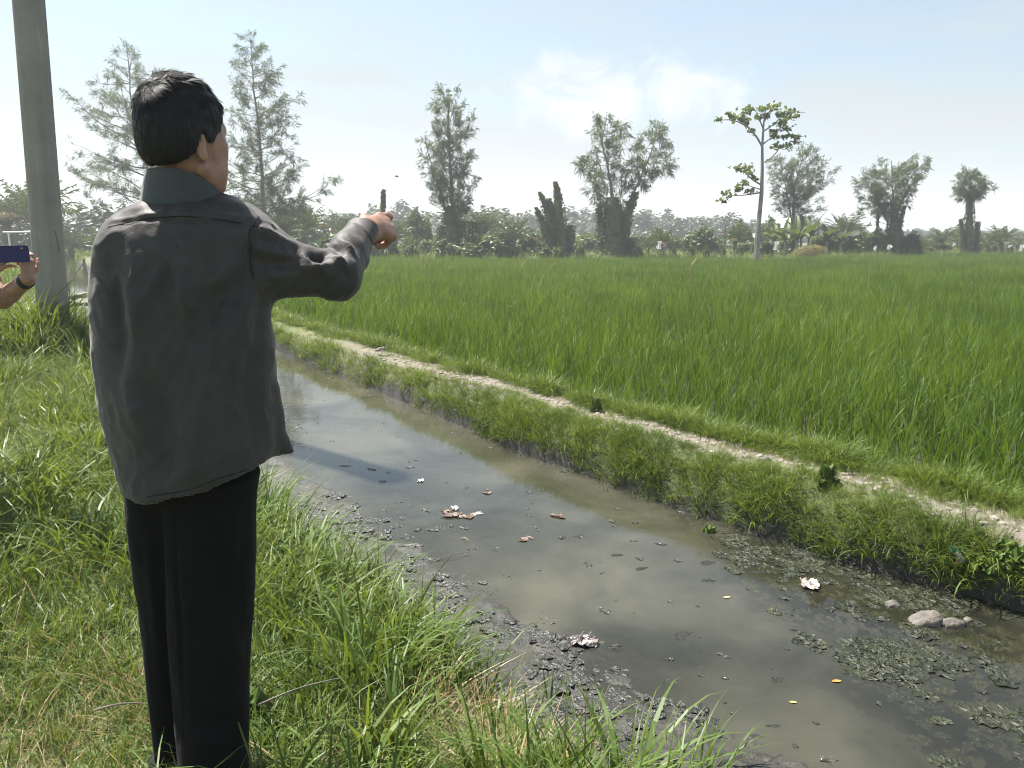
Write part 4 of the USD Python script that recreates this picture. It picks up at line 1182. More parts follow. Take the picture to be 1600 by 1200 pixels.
def head_field(C, M, s=1.0):
    """Head: skull, face, jaw, nose, lips, ears. Rows of M: right, forward, up."""
    def P(r, f, u):
        return C + (r * M[0] + f * M[1] + u * M[2]) * s

    def fld(p):
        d = ell(p, P(0, -0.006, 0.022), np.array([0.073, 0.093, 0.083]) * s, M)
        d = smin(d, ell(p, P(0, 0.034, -0.028), np.array([0.062, 0.058, 0.078]) * s, M), 0.03 * s)           # face
        d = smin(d, ell(p, P(0, 0.048, -0.088), np.array([0.043, 0.040, 0.030]) * s, M), 0.03 * s)          # chin
        d = smin(d, chain(p, [P(-0.056, 0.0, -0.070), P(-0.03, 0.062, -0.100)], [0.016 * s, 0.014 * s]), 0.022 * s)
        d = smin(d, chain(p, [P(0.056, 0.0, -0.070), P(0.03, 0.062, -0.100)], [0.016 * s, 0.014 * s]), 0.022 * s)
        d = smin(d, chain(p, [P(0, 0.086, 0.006), P(0, 0.104, -0.034)], [0.009 * s, 0.014 * s]), 0.012 * s)   # nose
        d = smin(d, ell(p, P(0, 0.092, -0.038), np.array([0.018, 0.010, 0.009]) * s, M), 0.008 * s)
        d = smin(d, chain(p, [P(-0.040, 0.072, 0.016), P(0, 0.084, 0.018), P(0.040, 0.072, 0.016)], [0.010 * s, 0.011 * s, 0.010 * s]), 0.014 * s)   # brow
        for sx in (-1, 1):
            d = smin(d, ell(p, P(sx * 0.045, 0.062, -0.024), np.array([0.018, 0.016, 0.018]) * s, M), 0.018 * s)  # cheekbone
            d = smin(d, ell(p, P(sx * 0.038, 0.052, -0.060), np.array([0.024, 0.026, 0.032]) * s, M), 0.02 * s)
            d = -smin(-d, ell(p, P(sx * 0.031, 0.092, -0.001), np.array([0.017, 0.014, 0.010]) * s, M), 0.008 * s)   # eye socket
            d = smin(d, ell(p, P(sx * 0.031, 0.074, -0.001), np.array([0.013, 0.012, 0.011]) * s, M), 0.003 * s)   # lids
            # ear: a tilted cup
            E = P(sx * 0.074, -0.014, -0.024)
            A = np.array([M[0] * sx * 0.88 - M[1] * 0.47, M[1] * 0.88 + M[0] * sx * 0.47, M[2]])
            ear = ell(p, E, np.array([0.008, 0.0125, 0.024]) * s, A)
            ear = -smin(-ear, ell(p, E + A[0] * 0.010 * s + A[1] * 0.003 * s, np.array([0.006, 0.008, 0.0165]) * s, A), 0.004 * s)
            ear = smin(ear, ell(p, E - M[2] * 0.024 * s + A[1] * 0.006 * s, np.array([0.007, 0.009, 0.010]) * s, A), 0.006 * s)
            d = smin(d, ear, 0.006 * s)
        d = smin(d, chain(p, [P(-0.020, 0.088, -0.064), P(0, 0.095, -0.062), P(0.020, 0.088, -0.064)], [0.004 * s, 0.006 * s, 0.004 * s]), 0.006 * s)  # lips
        d = smin(d, chain(p, [P(-0.017, 0.088, -0.073), P(0, 0.094, -0.074), P(0.017, 0.088, -0.073)], [0.004 * s, 0.006 * s, 0.004 * s]), 0.006 * s)
        return d
    return fld, P


def hand_chains(wrist, fwd, dorsal, right_hand, bends, s=1.0, splay=(0.10, 0.03, -0.04, -0.10), thumb_bend=(0.3, 0.4), thumb_out=0.55):
    """Palm and finger chains. fwd: from wrist to knuckles; dorsal: back of the hand; bends: per finger (index..little) three joint angles."""
    fwd = fwd / np.linalg.norm(fwd)
    dorsal = dorsal - fwd * (dorsal @ fwd)
    dorsal /= np.linalg.norm(dorsal)
    tside = np.cross(dorsal, fwd) * (-1 if right_hand else 1)      # towards the thumb
    tside = -tside if right_hand else tside
    # right hand, palm down, fingers forward: the thumb is on the left
    tside = np.cross(dorsal, fwd) if right_hand else np.cross(fwd, dorsal)
    chains = []
    kn = []
    for k, (off, ln) in enumerate(((0.030, 0.092), (0.010, 0.096), (-0.011, 0.091), (-0.030, 0.083))):
        kpt = wrist + fwd * ln * s + tside * off * s + dorsal * (0.004 if k in (1, 2) else 0.0) * s
        kn.append(kpt)
        chains.append(([wrist + tside * off * 0.55 * s + fwd * 0.012 * s, (wrist + kpt) / 2 + dorsal * 0.004 * s, kpt], [0.0165 * s, 0.0155 * s, 0.0125 * s]))
        segs = [(0.042, 0.026, 0.022), (0.046, 0.029, 0.023), (0.043, 0.027, 0.023), (0.034, 0.021, 0.020)][k]
        a, pts, rad = 0.0, [kpt], [0.0115 * s]
        d0 = fwd + tside * splay[k]
        d0 /= np.linalg.norm(d0)
        for j in range(3):
            a += bends[k][j]
            d = d0 * math.cos(a) - dorsal * math.sin(a)
            pts.append(pts[-1] + d * segs[j] * s)
            rad.append([0.0092, 0.0085, 0.0068][j] * s * (0.88 if k == 3 else 1))
        chains.append((pts, rad))
    # thumb leaves the side of the palm near its base
    b = wrist + fwd * 0.022 * s + tside * 0.022 * s - dorsal * 0.006 * s
    d = fwd * math.cos(thumb_out) + tside * math.sin(thumb_out) - dorsal * 0.25
    d /= np.linalg.norm(d)
    pts, rad, a = [b, b + d * 0.042 * s], [0.016 * s, 0.0135 * s], 0
    for ln, bb, r in ((0.033, thumb_bend[0], 0.0105), (0.027, thumb_bend[1], 0.0082)):
        a += bb
        dd = d * math.cos(a) + (fwd * 0.55 - tside * 0.55 - dorsal * 0.6) * math.sin(a)
        dd /= np.linalg.norm(dd)
        pts.append(pts[-1] + dd * ln * s)
        rad.append(r * s)
    chains.append((pts, rad))
    return chains, kn


def hand_field(p, chains, forearm):
    palm = [c for i, c in enumerate(chains[:8]) if i % 2 == 0]
    d = None
    for pts, rad in palm:
        q = chain(p, pts, rad)
        d = q if d is None else smin(d, q, 0.013)
    for pts, rad in [c for i, c in enumerate(chains[:8]) if i % 2 == 1]:
        d = smin(d, chain(p, pts, rad), 0.004)
    d = smin(d, chain(p, *chains[8]), 0.009)
    return smin(d, chain(p, *forearm), 0.018)


def hair_strands(root, name, v, n, count, flow, rng, length=0.032, width=0.0011, short=None):
    """Short hair as fine curves lying along the flow over the cap of hair."""
    tri = rng.integers(0, len(v), count)
    p0, nn = v[tri], n[tri]
    pts = []
    d = flow(p0) + rng.normal(0, 0.16, (count, 3))
    d -= nn * (d * nn).sum(1, keepdims=True)
    d /= np.linalg.norm(d, axis=1, keepdims=True) + 1e-9
    L_ = length * rng.uniform(0.6, 1.3, count)[:, None]
    k_ = np.ones((count, 1)) if short is None else short(p0)[:, None]
    L_ = L_ * k_
    lift = rng.uniform(0.00, 0.10, count)[:, None] * k_
    wave = np.cross(d, nn) * rng.normal(0, 0.10, (count, 1))
    for u in np.linspace(0, 1, 5):
        pts.append(p0 + nn * 0.0005 + d * L_ * u + nn * (L_ * (lift * u - 0.42 * lift * u * u) - (L_ * u) ** 2 / 0.21 + 0.0015) + wave * L_ * math.sin(3 * u))
    P_ = np.stack(pts, 1).reshape(-1, 3)
    c = UsdGeom.BasisCurves.Define(stage, numbered(str(root.GetPath()) + '/' + name))
    c.CreateTypeAttr('linear')
    c.CreateCurveVertexCountsAttr(Vt.IntArray.FromNumpy(np.full(count, 5, np.int32)))
    c.CreatePointsAttr(Vt.Vec3fArray.FromNumpy(P_.astype(np.float32)))
    c.CreateWidthsAttr(Vt.FloatArray.FromNumpy(np.tile(np.array([1, 1, .9, .7, .3]) * width, count).astype(np.float32)))
    c.SetWidthsInterpolation('vertex')
    UsdShade.MaterialBindingAPI.Apply(c.GetPrim()).Bind(HAIR)
    return c


# ---------------------------------------------- the man pointing over the field
YM = 1.68
man = thing('person', 'person seen from behind in charcoal shirt and black trousers, arm raised pointing', 'person', (0, 0, 0))
MX = lambda u, v, Y=YM: W(u, v, Y)
HC = MX(287, 211, 1.665)
phi, nod = math.radians(31), -0.03
hf = np.array([math.sin(phi), math.cos(phi), nod]); hf /= np.linalg.norm(hf)
hr = np.array([math.cos(phi), -math.sin(phi), 0.02]); hr -= hf * (hr @ hf); hr /= np.linalg.norm(hr)
HM = np.array([hr, hf, np.cross(hr, hf)])
HS = 1.0
headf0, HP0 = head_field(HC, HM, HS)
HK = np.array([0.90, 0.90, 1.0])                      # a narrower head than the standard one


def headf(p):
    return headf0(HC + (((p - HC) @ HM.T) / HK) @ HM) * 0.92


def HP(r, f, u):
    return HP0(r * HK[0], f * HK[1], u)
neck_base = MX(283, 318, 1.70)
sh_r, el_r, wr_r = MX(378, 376, 1.73), MX(524, 434, 1.77), MX(566, 360, 1.935)
sh_l, el_l, wr_l = MX(206, 390, 1.67), MX(198, 560, 1.74), MX(262, 560, 1.92)
hip_r, hip_l = MX(330, 760, 1.68), MX(265, 760, 1.73)
kn_r, kn_l = MX(333, 1000, 1.645), MX(272, 990, 1.76)
an_r, an_l = MX(334, 1250, 1.60), MX(274, 1190, 1.80)
an_r[2], an_l[2] = 0.09, 0.09
pel = (hip_r + hip_l) / 2


def body_field(p):
    d = chain(p, [neck_base + [0, 0.01, -0.02], (neck_base + HC) / 2 + [0.0, 0.0, -0.01], HC - HM[2] * 0.05], [0.050, 0.046, 0.044])
    d = smin(d, chain(p, [(sh_r + sh_l) / 2 + [0, 0, -0.02], MX(290, 560, 1.69), pel + [0, 0, 0.06]], [0.09, 0.09, 0.07]), 0.04)
    d = smin(d, chain(p, [sh_l, (sh_l + sh_r) / 2, sh_r], [0.055, 0.08, 0.055]), 0.04)
    for s_, e_, w_ in ((sh_r, el_r, wr_r), (sh_l, el_l, wr_l)):
        d = smin(d, chain(p, [s_, e_, w_], [0.036, 0.026, 0.020]), 0.02)
    for h_, k_, a_ in ((hip_r, kn_r, an_r), (hip_l, kn_l, an_l)):
        d = smin(d, chain(p, [h_, k_, a_, a_ + [0.02, 0.10, -0.05]], [0.058, 0.046, 0.036, 0.030]), 0.03)
    return d


def head_neck(p):
    d = headf(p)
    return smin(d, chain(p, [neck_base + [0, 0.01, -0.02], (neck_base + HC) / 2 + HM[1] * 0.004, HC - HM[2] * 0.055 + HM[1] * 0.002], [0.054, 0.050, 0.048]), 0.012)


hfwd = np.array([0.42, 0.89, 0.10])
hdor = np.array([0.62, -0.46, 0.62])
hch, _ = hand_chains(wr_r + hfwd * 0.012, hfwd, hdor, True, [(0.12, 0.22, 0.12), (1.25, 1.5, 0.7), (1.35, 1.5, 0.7), (1.45, 1.45, 0.7)], 1.02, thumb_bend=(0.5, 0.5), thumb_out=0.5)
lfw = np.array([0.85, 0.35, -0.1])
lch, _ = hand_chains(wr_l, lfw, np.array([-0.2, 0.9, 0.3]), False, [(0.4, 0.5, 0.3)] * 4, 1.0)
parts = [surface(lambda p: np.maximum(body_field(p), (p[:, 2] - (neck_base[2] + 0.005))), np.minimum.reduce([an_l, el_l, an_r]) - 0.12, np.maximum.reduce([wr_r, sh_r, neck_base]) + 0.10, 0.011)]
parts.append(surface(head_neck, HC - [0.16, 0.16, 0.215], HC + [0.16, 0.16, 0.16], 0.0032))
parts.append(surface(lambda p: hand_field(p, hch, ([el_r * 0.25 + wr_r * 0.75, wr_r + hfwd * 0.02], [0.029, 0.025])), wr_r - [0.06, 0.05, 0.10], wr_r + [0.16, 0.20, 0.10], 0.0026))
parts.append(surface(lambda p: hand_field(p, lch, ([el_l * 0.3 + wr_l * 0.7, wr_l], [0.029, 0.025])), wr_l - [0.12, 0.12, 0.10], wr_l + [0.20, 0.16, 0.10], 0.005))
obj('body', cat(parts), SKIN, man, smooth=True)
for sx in (-1, 1):
    b_ = trimesh.creation.icosphere(2, 0.0115 * HS); b_.apply_translation(HP(sx * 0.031, 0.0755, -0.001)); obj('eye', tm(b_), EYE, man, smooth=True)
    b_ = trimesh.creation.icosphere(1, 0.0052 * HS); b_.apply_translation(HP(sx * 0.031, 0.0835, -0.001)); obj('iris', tm(b_), HAIR, man, smooth=True)


def hair_field(p):
    q = (p - HC) @ HM.T / HS / np.array([0.93, 0.93, 1.0])                  # right, forward, up
    r, f, u = q[:, 0], q[:, 1], q[:, 2]
    base = ell(q, np.array([0, -0.008, 0.022]), np.array([0.0755, 0.096, 0.095]))
    base = smin(base, ell(q, np.array([0, -0.030, -0.022]), np.array([0.066, 0.063, 0.060])), 0.03)
    lum = (meshkit.fbm(np.stack([r * 60, f * 38, u * 30], -1), 3, 3) - 0.5) * (0.35 + 1.1 * ss(0.03, 0.08, u))
    base = base - 0.010 * lum
    # hairline: forehead in front, round the ears, nape behind
    line = np.where(f > 0.02, np.interp(f, [0.02, 0.035, 0.055, 0.075, 0.10], [-0.022, 0.000, 0.042, 0.062, 0.075]), np.interp(f, [-0.12, -0.05, -0.022, -0.005, 0.02], [-0.066, -0.060, -0.036, 0.006, -0.018]))
    line = line + 0.006 * (meshkit.fbm(np.stack([r * 90, f * 90, u * 10], -1), 2, 9) - 0.5) * 2
    cut = (line - u) * 0.8
    inner = -headf(p) - 0.004
    return np.maximum(np.maximum(base * HS, cut * HS), np.minimum(inner, 9))


hv, hfc = surface(hair_field, HC - [0.17, 0.17, 0.15], HC + [0.17, 0.17, 0.19], 0.0034)
hair = obj('hair', (hv, hfc), HAIR, man, smooth=True)
hn = vnormals(hv, hfc)
rngp = np.random.default_rng(5)


def flow(p):
    q = (p - HC) @ HM.T
    top = ss(0.02, 0.10, q[:, 2])[:, None]
    wob = (meshkit.fbm(q * 55, 2, 4) - 0.5)[:, None] * 2.6
    return HM[1] * (0.75 * top - 0.12) + HM[0] * (0.55 * top + wob * (0.4 + top)) - HM[2] * (1.15 - 0.75 * top)


outer = (hn * (hv - HC)).sum(1) > 0.0
hair_strands(man, 'hair_strands', hv[outer], hn[outer], 15000, flow, rngp, 0.023, 0.0010, lambda p: 0.25 + 0.75 * ss(-0.04, 0.06, (p - HC) @ HM[2]))

# shirt
rows = [(296, 246, 326, 0.046, 1.695), (310, 222, 348, 0.058, 1.695), (326, 196, 372, 0.074, 1.692), (344, 172, 398, 0.090, 1.690), (367, 158, 408, 0.101, 1.688), (400, 149, 410, 0.110, 1.686), (460, 148, 414, 0.118, 1.684), (540, 154, 424, 0.126, 1.682),
        (620, 164, 430, 0.132, 1.680), (700, 186, 434, 0.138, 1.680), (760, 204, 430, 0.140, 1.680), (850, 220, 424, 0.140, 1.680)]
Z_ = [MX(300, v)[2] for v, *_ in rows]
CX = [(MX(l, v)[0] + MX(r, v)[0]) / 2 for v, l, r, *_ in rows]
RX = [(MX(r, v)[0] - MX(l, v)[0]) / 2 for v, l, r, *_ in rows]
hemL, hemR = MX(206, 785, 1.56), MX(402, 736, 1.58)


def shirt_field(p):
    d = stack_body(p, Z_, CX, [r[4] for r in rows], RX, [r[3] for r in rows], 2.25)
    d = smin(d, chain(p, [MX(366, 376, 1.72), MX(452, 420, 1.75), el_r + [0.0, 0, 0.004]], [0.083, 0.061, 0.050]), 0.045)
    d = smin(d, chain(p, [el_r, el_r * 0.55 + wr_r * 0.45, el_r * 0.13 + wr_r * 0.87], [0.050, 0.046, 0.039]), 0.022)
    d = smin(d, chain(p, [MX(204, 392, 1.66), MX(200, 480, 1.68), el_l], [0.060, 0.056, 0.048]), 0.02)
    d = smin(d, chain(p, [el_l, wr_l], [0.048, 0.038]), 0.02)
    # flared corner of the tail at the right
    d = smin(d, chain(p, [MX(420, 610, 1.70), MX(430, 680, 1.70), MX(456, 706, 1.70)], [0.020, 0.022, 0.006]), 0.025)
    # the hem, cut with a rim round an open inside
    x = p[:, 0]
    t = np.clip((x - hemL[0]) / (hemR[0] - hemL[0]), -0.3, 1.4)
    hem = hemL[2] + (hemR[2] - hemL[2]) * np.where(t < 1, np.abs(t) ** 1.5 * np.sign(t), 1 + 0.15 * (t - 1)) + 0.004 * np.sin(p[:, 1] * 20)
    hem = hem + np.where(d < -0.007, 0.10, 0.0)
    low = p[:, 2] < hemR[2] + 0.3
    d = np.where(low, np.maximum(d, hem - p[:, 2]), d)
    # neck hole
    d = np.maximum(d, p[:, 2] - (neck_base[2] + 0.030))
    # open cuff
    ax = (wr_r - el_r) / np.linalg.norm(wr_r - el_r)
    along = (p - wr_r) @ ax
    near = np.linalg.norm(p - wr_r, axis=1) < 0.14
    return np.where(near, np.maximum(d, along + 0.030), d)


sv, sf = surface(shirt_field, [min(np.array(CX) - np.array(RX)) - 0.06, 1.46, hemL[2] - 0.05], [wr_r[0] + 0.06, 2.02, neck_base[2] + 0.06], 0.0055)
for _ in range(3):                                       # relax the cut edges
    acc_, cnt_ = np.zeros_like(sv), np.zeros(len(sv))
    for a_, b_ in ((0, 1), (1, 2), (2, 0)):
        np.add.at(acc_, sf[:, a_], sv[sf[:, b_]]); np.add.at(cnt_, sf[:, a_], 1)
        np.add.at(acc_, sf[:, b_], sv[sf[:, a_]]); np.add.at(cnt_, sf[:, b_], 1)
    sv = sv + 0.5 * (acc_ / np.maximum(cnt_, 1)[:, None] - sv)
sn = vnormals(sv, sf)
tree_ = None
pt = lambda *uv: np.array([on_surface(tree_, sv, u, v, YM) for u, v in uv])
LINES = [
    (pt((166, 346), (230, 336), (300, 335), (370, 342), (432, 352)), -0.0028, 0.0045), (pt((166, 339), (230, 329), (300, 328), (370, 335), (432, 345)), 0.0022, 0.006),     # yoke seam
    (pt((412, 336), (400, 352), (394, 380), (398, 410)), -0.0035, 0.006), (pt((402, 336), (389, 354), (384, 382), (388, 412)), 0.003, 0.007),                               # armhole seam
    (pt((398, 352), (425, 366), (460, 375)), 0.008, 0.012), (pt((392, 380), (430, 392), (462, 396)), 0.007, 0.011), (pt((395, 408), (440, 415), (470, 410)), -0.006, 0.014), (pt((410, 440), (450, 432), (490, 420)), 0.006, 0.014),
    (pt((478, 390), (484, 404), (500, 412)), 0.010, 0.009), (pt((486, 398), (500, 400), (512, 392)), -0.012, 0.010), (pt((470, 412), (490, 420), (515, 408)), 0.009, 0.010), (pt((500, 425), (520, 420), (535, 400)), 0.007, 0.010),
    (pt((512, 378), (528, 384), (540, 396)), -0.010, 0.008), (pt((528, 372), (545, 382), (556, 396)), 0.007, 0.007), (pt((518, 396), (535, 402), (545, 412)), 0.007, 0.008), (pt((538, 420), (550, 430), (548, 445)), -0.005, 0.009),
    (pt((390, 400), (350, 430), (300, 440), (262, 470)), 0.006, 0.016), (pt((395, 430), (350, 462), (310, 500), (290, 560)), -0.007, 0.020), (pt((400, 455), (370, 510), (350, 600), (345, 700)), 0.007, 0.022), (pt((262, 400), (250, 450), (268, 490)), -0.006, 0.014),
    (pt((285, 390), (270, 430), (280, 470), (300, 500)), 0.006, 0.012), (pt((330, 385), (322, 420), (300, 450)), -0.005, 0.012), (pt((175, 420), (185, 520), (180, 600)), -0.008, 0.016), (pt((200, 400), (210, 480), (200, 580)), 0.006, 0.022), (pt((182, 570), (205, 640), (240, 700)), 0.006, 0.02), (pt((215, 590), (250, 660), (260, 740)), -0.006, 0.022),
    (pt((410, 500), (395, 600), (400, 700)), -0.006, 0.02), (pt((300, 560), (290, 650), (300, 740)), 0.005, 0.026), (pt((345, 520), (325, 620), (330, 730)), -0.004, 0.022),
    (pt((210, 775), (300, 766), (398, 728)), -0.0022, 0.004),
]
sv2 = folds(sv, sn, [(a, (1.5 if a[:, 0].mean() > MX(400, 400)[0] else 1.7) * b, (1.0 if a[:, 0].mean() > MX(400, 400)[0] else 1.25) * c) for a, b, c in LINES])
wr = meshkit.fbm(np.stack([sv[:, 0] * 14 + sv[:, 2] * 5, sv[:, 1] * 14, sv[:, 2] * 5 - sv[:, 0] * 3], -1), 3, 17) - 0.5
sv2 = sv2 + sn * (0.016 * wr)[:, None]
# long soft creases fanning from the raised shoulder, and crumpled cloth between them
rc = np.random.default_rng(31)
CR = []
for k in range(26):
    u0, v0 = rc.uniform(230, 405), rc.uniform(365, 560)
    L0, a0 = rc.uniform(70, 210), rc.uniform(0.25, 0.9)
    uv_ = [(u0 - math.sin(a0) * L0 * t_ * (0.5 + 0.8 * (405 - u0) / 175) * 0.6 + 6 * math.sin(3 * t_ + k), min(v0 + math.cos(a0) * L0 * t_, 740)) for t_ in (0, 0.33, 0.66, 1.0)]
    uv_ = [(min(max(u_, 180), 408), v_) for u_, v_ in uv_]
    q_ = pt(*uv_)
    g_ = np.linalg.norm(np.diff(q_, axis=0), axis=1)
    if g_.min() > 0.022 and g_.max() < 0.15 and v0 < 540:
        CR.append((q_, rc.choice([-1, 1]) * rc.uniform(0.002, 0.0045), rc.uniform(0.007, 0.013)))
for k in range(12):
    u0, v0 = rc.uniform(410, 520), rc.uniform(380, 450)
    uv_ = [(u0 + rc.uniform(-4, 4) + 14 * t_, v0 + (20 - 34 * t_) * rc.uniform(0.6, 1.0)) for t_ in (0, 0.5, 1.0)]
    CR.append((pt(*uv_), rc.choice([-1, 1]) * rc.uniform(0.0015, 0.0035), rc.uniform(0.005, 0.008)))
sv2 = folds(sv2, sn, CR)
rdg = 1 - np.abs(2 * meshkit.fbm(np.stack([sv[:, 0] * 17 + sv[:, 2] * 9, sv[:, 1] * 17, sv[:, 2] * 10 - sv[:, 0] * 8], -1), 2, 41) - 1)
sv2 = sv2 + sn * (0.010 * np.clip(rdg - 0.72, 0, 1) ** 1.0)[:, None]
shirt = obj('shirt', (sv2, sf), SHIRT, man, smooth=True)
SEAM = plain('dark_seam', (0.016, 0.0152, 0.0152), 0.8, 0.2)
sv_, sv = sv, sv2
for uvs in (((164, 350), (200, 341), (250, 337), (300, 336), (350, 339), (400, 347), (428, 354)), ((411, 336), (402, 348), (396, 364), (393, 384), (396, 408), (404, 436)), ((222, 778), (260, 775), (310, 764), (350, 750), (392, 735))):
    uu_ = np.linspace(0, 1, 26)
    U_ = np.array(uvs, float)
    k_ = np.linspace(0, 1, len(U_))
    q = np.array([on_surface(None, sv2, np.interp(a, k_, U_[:, 0]), np.interp(a, k_, U_[:, 1]), YM) for a in uu_])
    for _ in range(6):
        q[1:-1] = (q[:-2] + q[1:-1] + q[2:]) / 3
    q = q + 0.0011 * (np.array([0, 0, CAM_H]) - q) / np.linalg.norm(q - np.array([0, 0, CAM_H]), axis=1, keepdims=True)
    obj('seam', tube(q, 0.0009, 5), SEAM, shirt, smooth=True)
sv = sv_

# collar: a folded band standing round the neck, open towards the front
cc_, cl, nb = neck_base + np.array([0.004, 0.012, 0.0]), [], 40
ax_n = (HC - HM[2] * 0.05 - HM[1] * 0.010 - neck_base); ax_n /= np.linalg.norm(ax_n)
for k in range(nb + 1):
    a = math.radians(-150) + math.radians(300) * k / nb            # 0 = straight behind the neck (towards the camera)
    dr = np.array([math.sin(a - 0.40), -math.cos(a - 0.40), 0.0])
    front = (1 - math.cos(a)) / 2
    rr, top = 0.0735 + 0.006 * front, 0.066 - 0.072 * front ** 1.2
    prof = [(rr - 0.003, -0.030), (rr - 0.004, top - 0.004), (rr - 0.001, top + 0.001), (rr + 0.003, top), (rr + 0.008, top - 0.02), (rr + 0.014 + 0.012 * front, -0.002 - 0.012 * front), (rr + 0.0125 + 0.012 * front, -0.006 - 0.012 * front), (rr + 0.004, top - 0.026)]
    cl.append([cc_ + dr * r_ + ax_n / ax_n[2] * z_ for r_, z_ in prof])
cl = np.array(cl)
npf = cl.shape[1]
i, j = np.meshgrid(np.arange(nb), np.arange(npf), indexing='ij')
cq = np.stack([i * npf + j, i * npf + (j + 1) % npf, (i + 1) * npf + (j + 1) % npf, (i + 1) * npf + j], -1).reshape(-1, 4)
obj('collar', (cl.reshape(-1, 3), cq), COLLAR, shirt, smooth=40)

# cuff: a stiff band round the wrist with its button
ax = (wr_r - el_r) / np.linalg.norm(wr_r - el_r)
e1 = np.cross(ax, [0, 0, 1.0]); e1 /= np.linalg.norm(e1); e2 = np.cross(e1, ax)
cv_ = []
for k in range(36):
    a = 2 * PI * k / 36
    dr = e1 * math.cos(a) + e2 * math.sin(a) * 0.86
    w_ = 0.0012 * math.sin(3 * a)
    cv_.append([wr_r + ax * z_ + dr * (r_ + w_) for r_, z_ in ((0.0385, -0.052), (0.0415, -0.050), (0.0405, -0.020), (0.0395, 0.006), (0.0375, 0.007), (0.0370, -0.03))])
cv_ = np.array(cv_)
i, j = np.meshgrid(np.arange(36), np.arange(6), indexing='ij')
cq = np.stack([i * 6 + j, ((i + 1) % 36) * 6 + j, ((i + 1) % 36) * 6 + (j + 1) % 6, i * 6 + (j + 1) % 6], -1).reshape(-1, 4)
obj('cuff', (cv_.reshape(-1, 3), cq), SHIRT, shirt, smooth=40)
bt = trimesh.creation.cylinder(0.0055, 0.003, sections=16)
bd = W(572, 384, 1.9) - wr_r; bd -= ax * (bd @ ax); bd /= np.linalg.norm(bd)
bt.apply_transform(trimesh.geometry.align_vectors([0, 0, 1], bd)); bt.apply_translation(wr_r - ax * 0.022 + bd * 0.041)
obj('button', tm(bt), BUTTON, shirt)

# trousers
trows_r = [(740, 262, 400, 0.095), (800, 262, 398, 0.095), (870, 264, 398, 0.092), (980, 268, 393, 0.088), (1100, 275, 387, 0.080), (1180, 281, 385, 0.078), (1260, 284, 384, 0.078)]


def leg_field(p, rws, Yr, foot_z):
    Zs = [MX(300, v, y)[2] for (v, *_), y in zip(rws, Yr)]
    return stack_body(p, Zs, [(MX(l, v, y)[0] + MX(r, v, y)[0]) / 2 for (v, l, r, _), y in zip(rws, Yr)], Yr, [(MX(r, v, y)[0] - MX(l, v, y)[0]) / 2 for (v, l, r, _), y in zip(rws, Yr)], [q[3] for q in rws], 2.1)


trows_l = [(740, 200, 330, 0.105), (800, 205, 330, 0.105), (870, 215, 325, 0.100), (980, 228, 318, 0.088), (1100, 241, 300, 0.076), (1168, 249, 297, 0.072)]
trows_l += [(1215, 252, 297, 0.072)]


def trouser_field(p):
    a = leg_field(p, trows_r, np.linspace(1.69, 1.60, len(trows_r)), 0)
    b = leg_field(p, trows_l, np.linspace(1.72, 1.80, len(trows_l)), 0)
    d = smin(a, b, 0.012)
    d = smin(d, ell(p, MX(300, 730, 1.70), np.array([0.130, 0.100, 0.11])), 0.03)
    return np.maximum(d, p[:, 2] - (hemR[2] + 0.06))


zmin = min(MX(300, 1262, 1.585)[2], MX(300, 1215, 1.8)[2]) - 0.02
tv, tf = surface(trouser_field, [-1.10, 1.44, max(zmin, 0.0)], [-0.52, 1.93, hemR[2] + 0.08], 0.0065)
tn = vnormals(tv, tf)
sv = tv
TL = [(pt((268, 800), (270, 900), (276, 1000), (282, 1150)), -0.004, 0.006), (pt((335, 800), (335, 950), (332, 1100)), 0.0045, 0.010), (pt((390, 800), (378, 900), (380, 1000)), -0.004, 0.016), (pt((300, 1120), (335, 1135), (375, 1125)), -0.005, 0.014), (pt((295, 1150), (335, 1165), (380, 1158)), 0.005, 0.012), (pt((288, 1010), (330, 1025), (378, 1015)), 0.004, 0.014), (pt((225, 850), (235, 950), (245, 1050)), 0.004, 0.012)]
tv = folds(tv, tn, [(a, 1.6 * b, c) for a, b, c in TL]) + tn * (0.012 * (meshkit.fbm(np.stack([tv[:, 0] * 16, tv[:, 1] * 16, tv[:, 2] * 5], -1), 3, 23) - 0.5))[:, None]
obj('trousers', (tv, tf), TROUSER, man, smooth=True)
for a_, dr in ((an_r, np.array([0.25, 0.95, 0])), (an_l, np.array([0.1, 1.0, 0]))):
    gz = float(height(np.array(a_[0]), np.array(a_[1])))
    b0_ = np.array([a_[0], a_[1], gz])

    def shoe(p):
        d = chain(p, [b0_ - dr * 0.05 + [0, 0, 0.045], b0_ + dr * 0.08 + [0, 0, 0.045], b0_ + dr * 0.19 + [0, 0, 0.032]], [0.042, 0.044, 0.034])
        d = smin(d, chain(p, [b0_ + [0, 0, 0.05], b0_ + [0, 0, 0.11]], [0.045, 0.042]), 0.02)
        return np.maximum(d, (gz + 0.004) - p[:, 2])
    obj('shoe', surface(shoe, b0_ - [0.16, 0.16, 0.03], b0_ + [0.18, 0.30, 0.18], 0.008), SHOE, man, smooth=True)

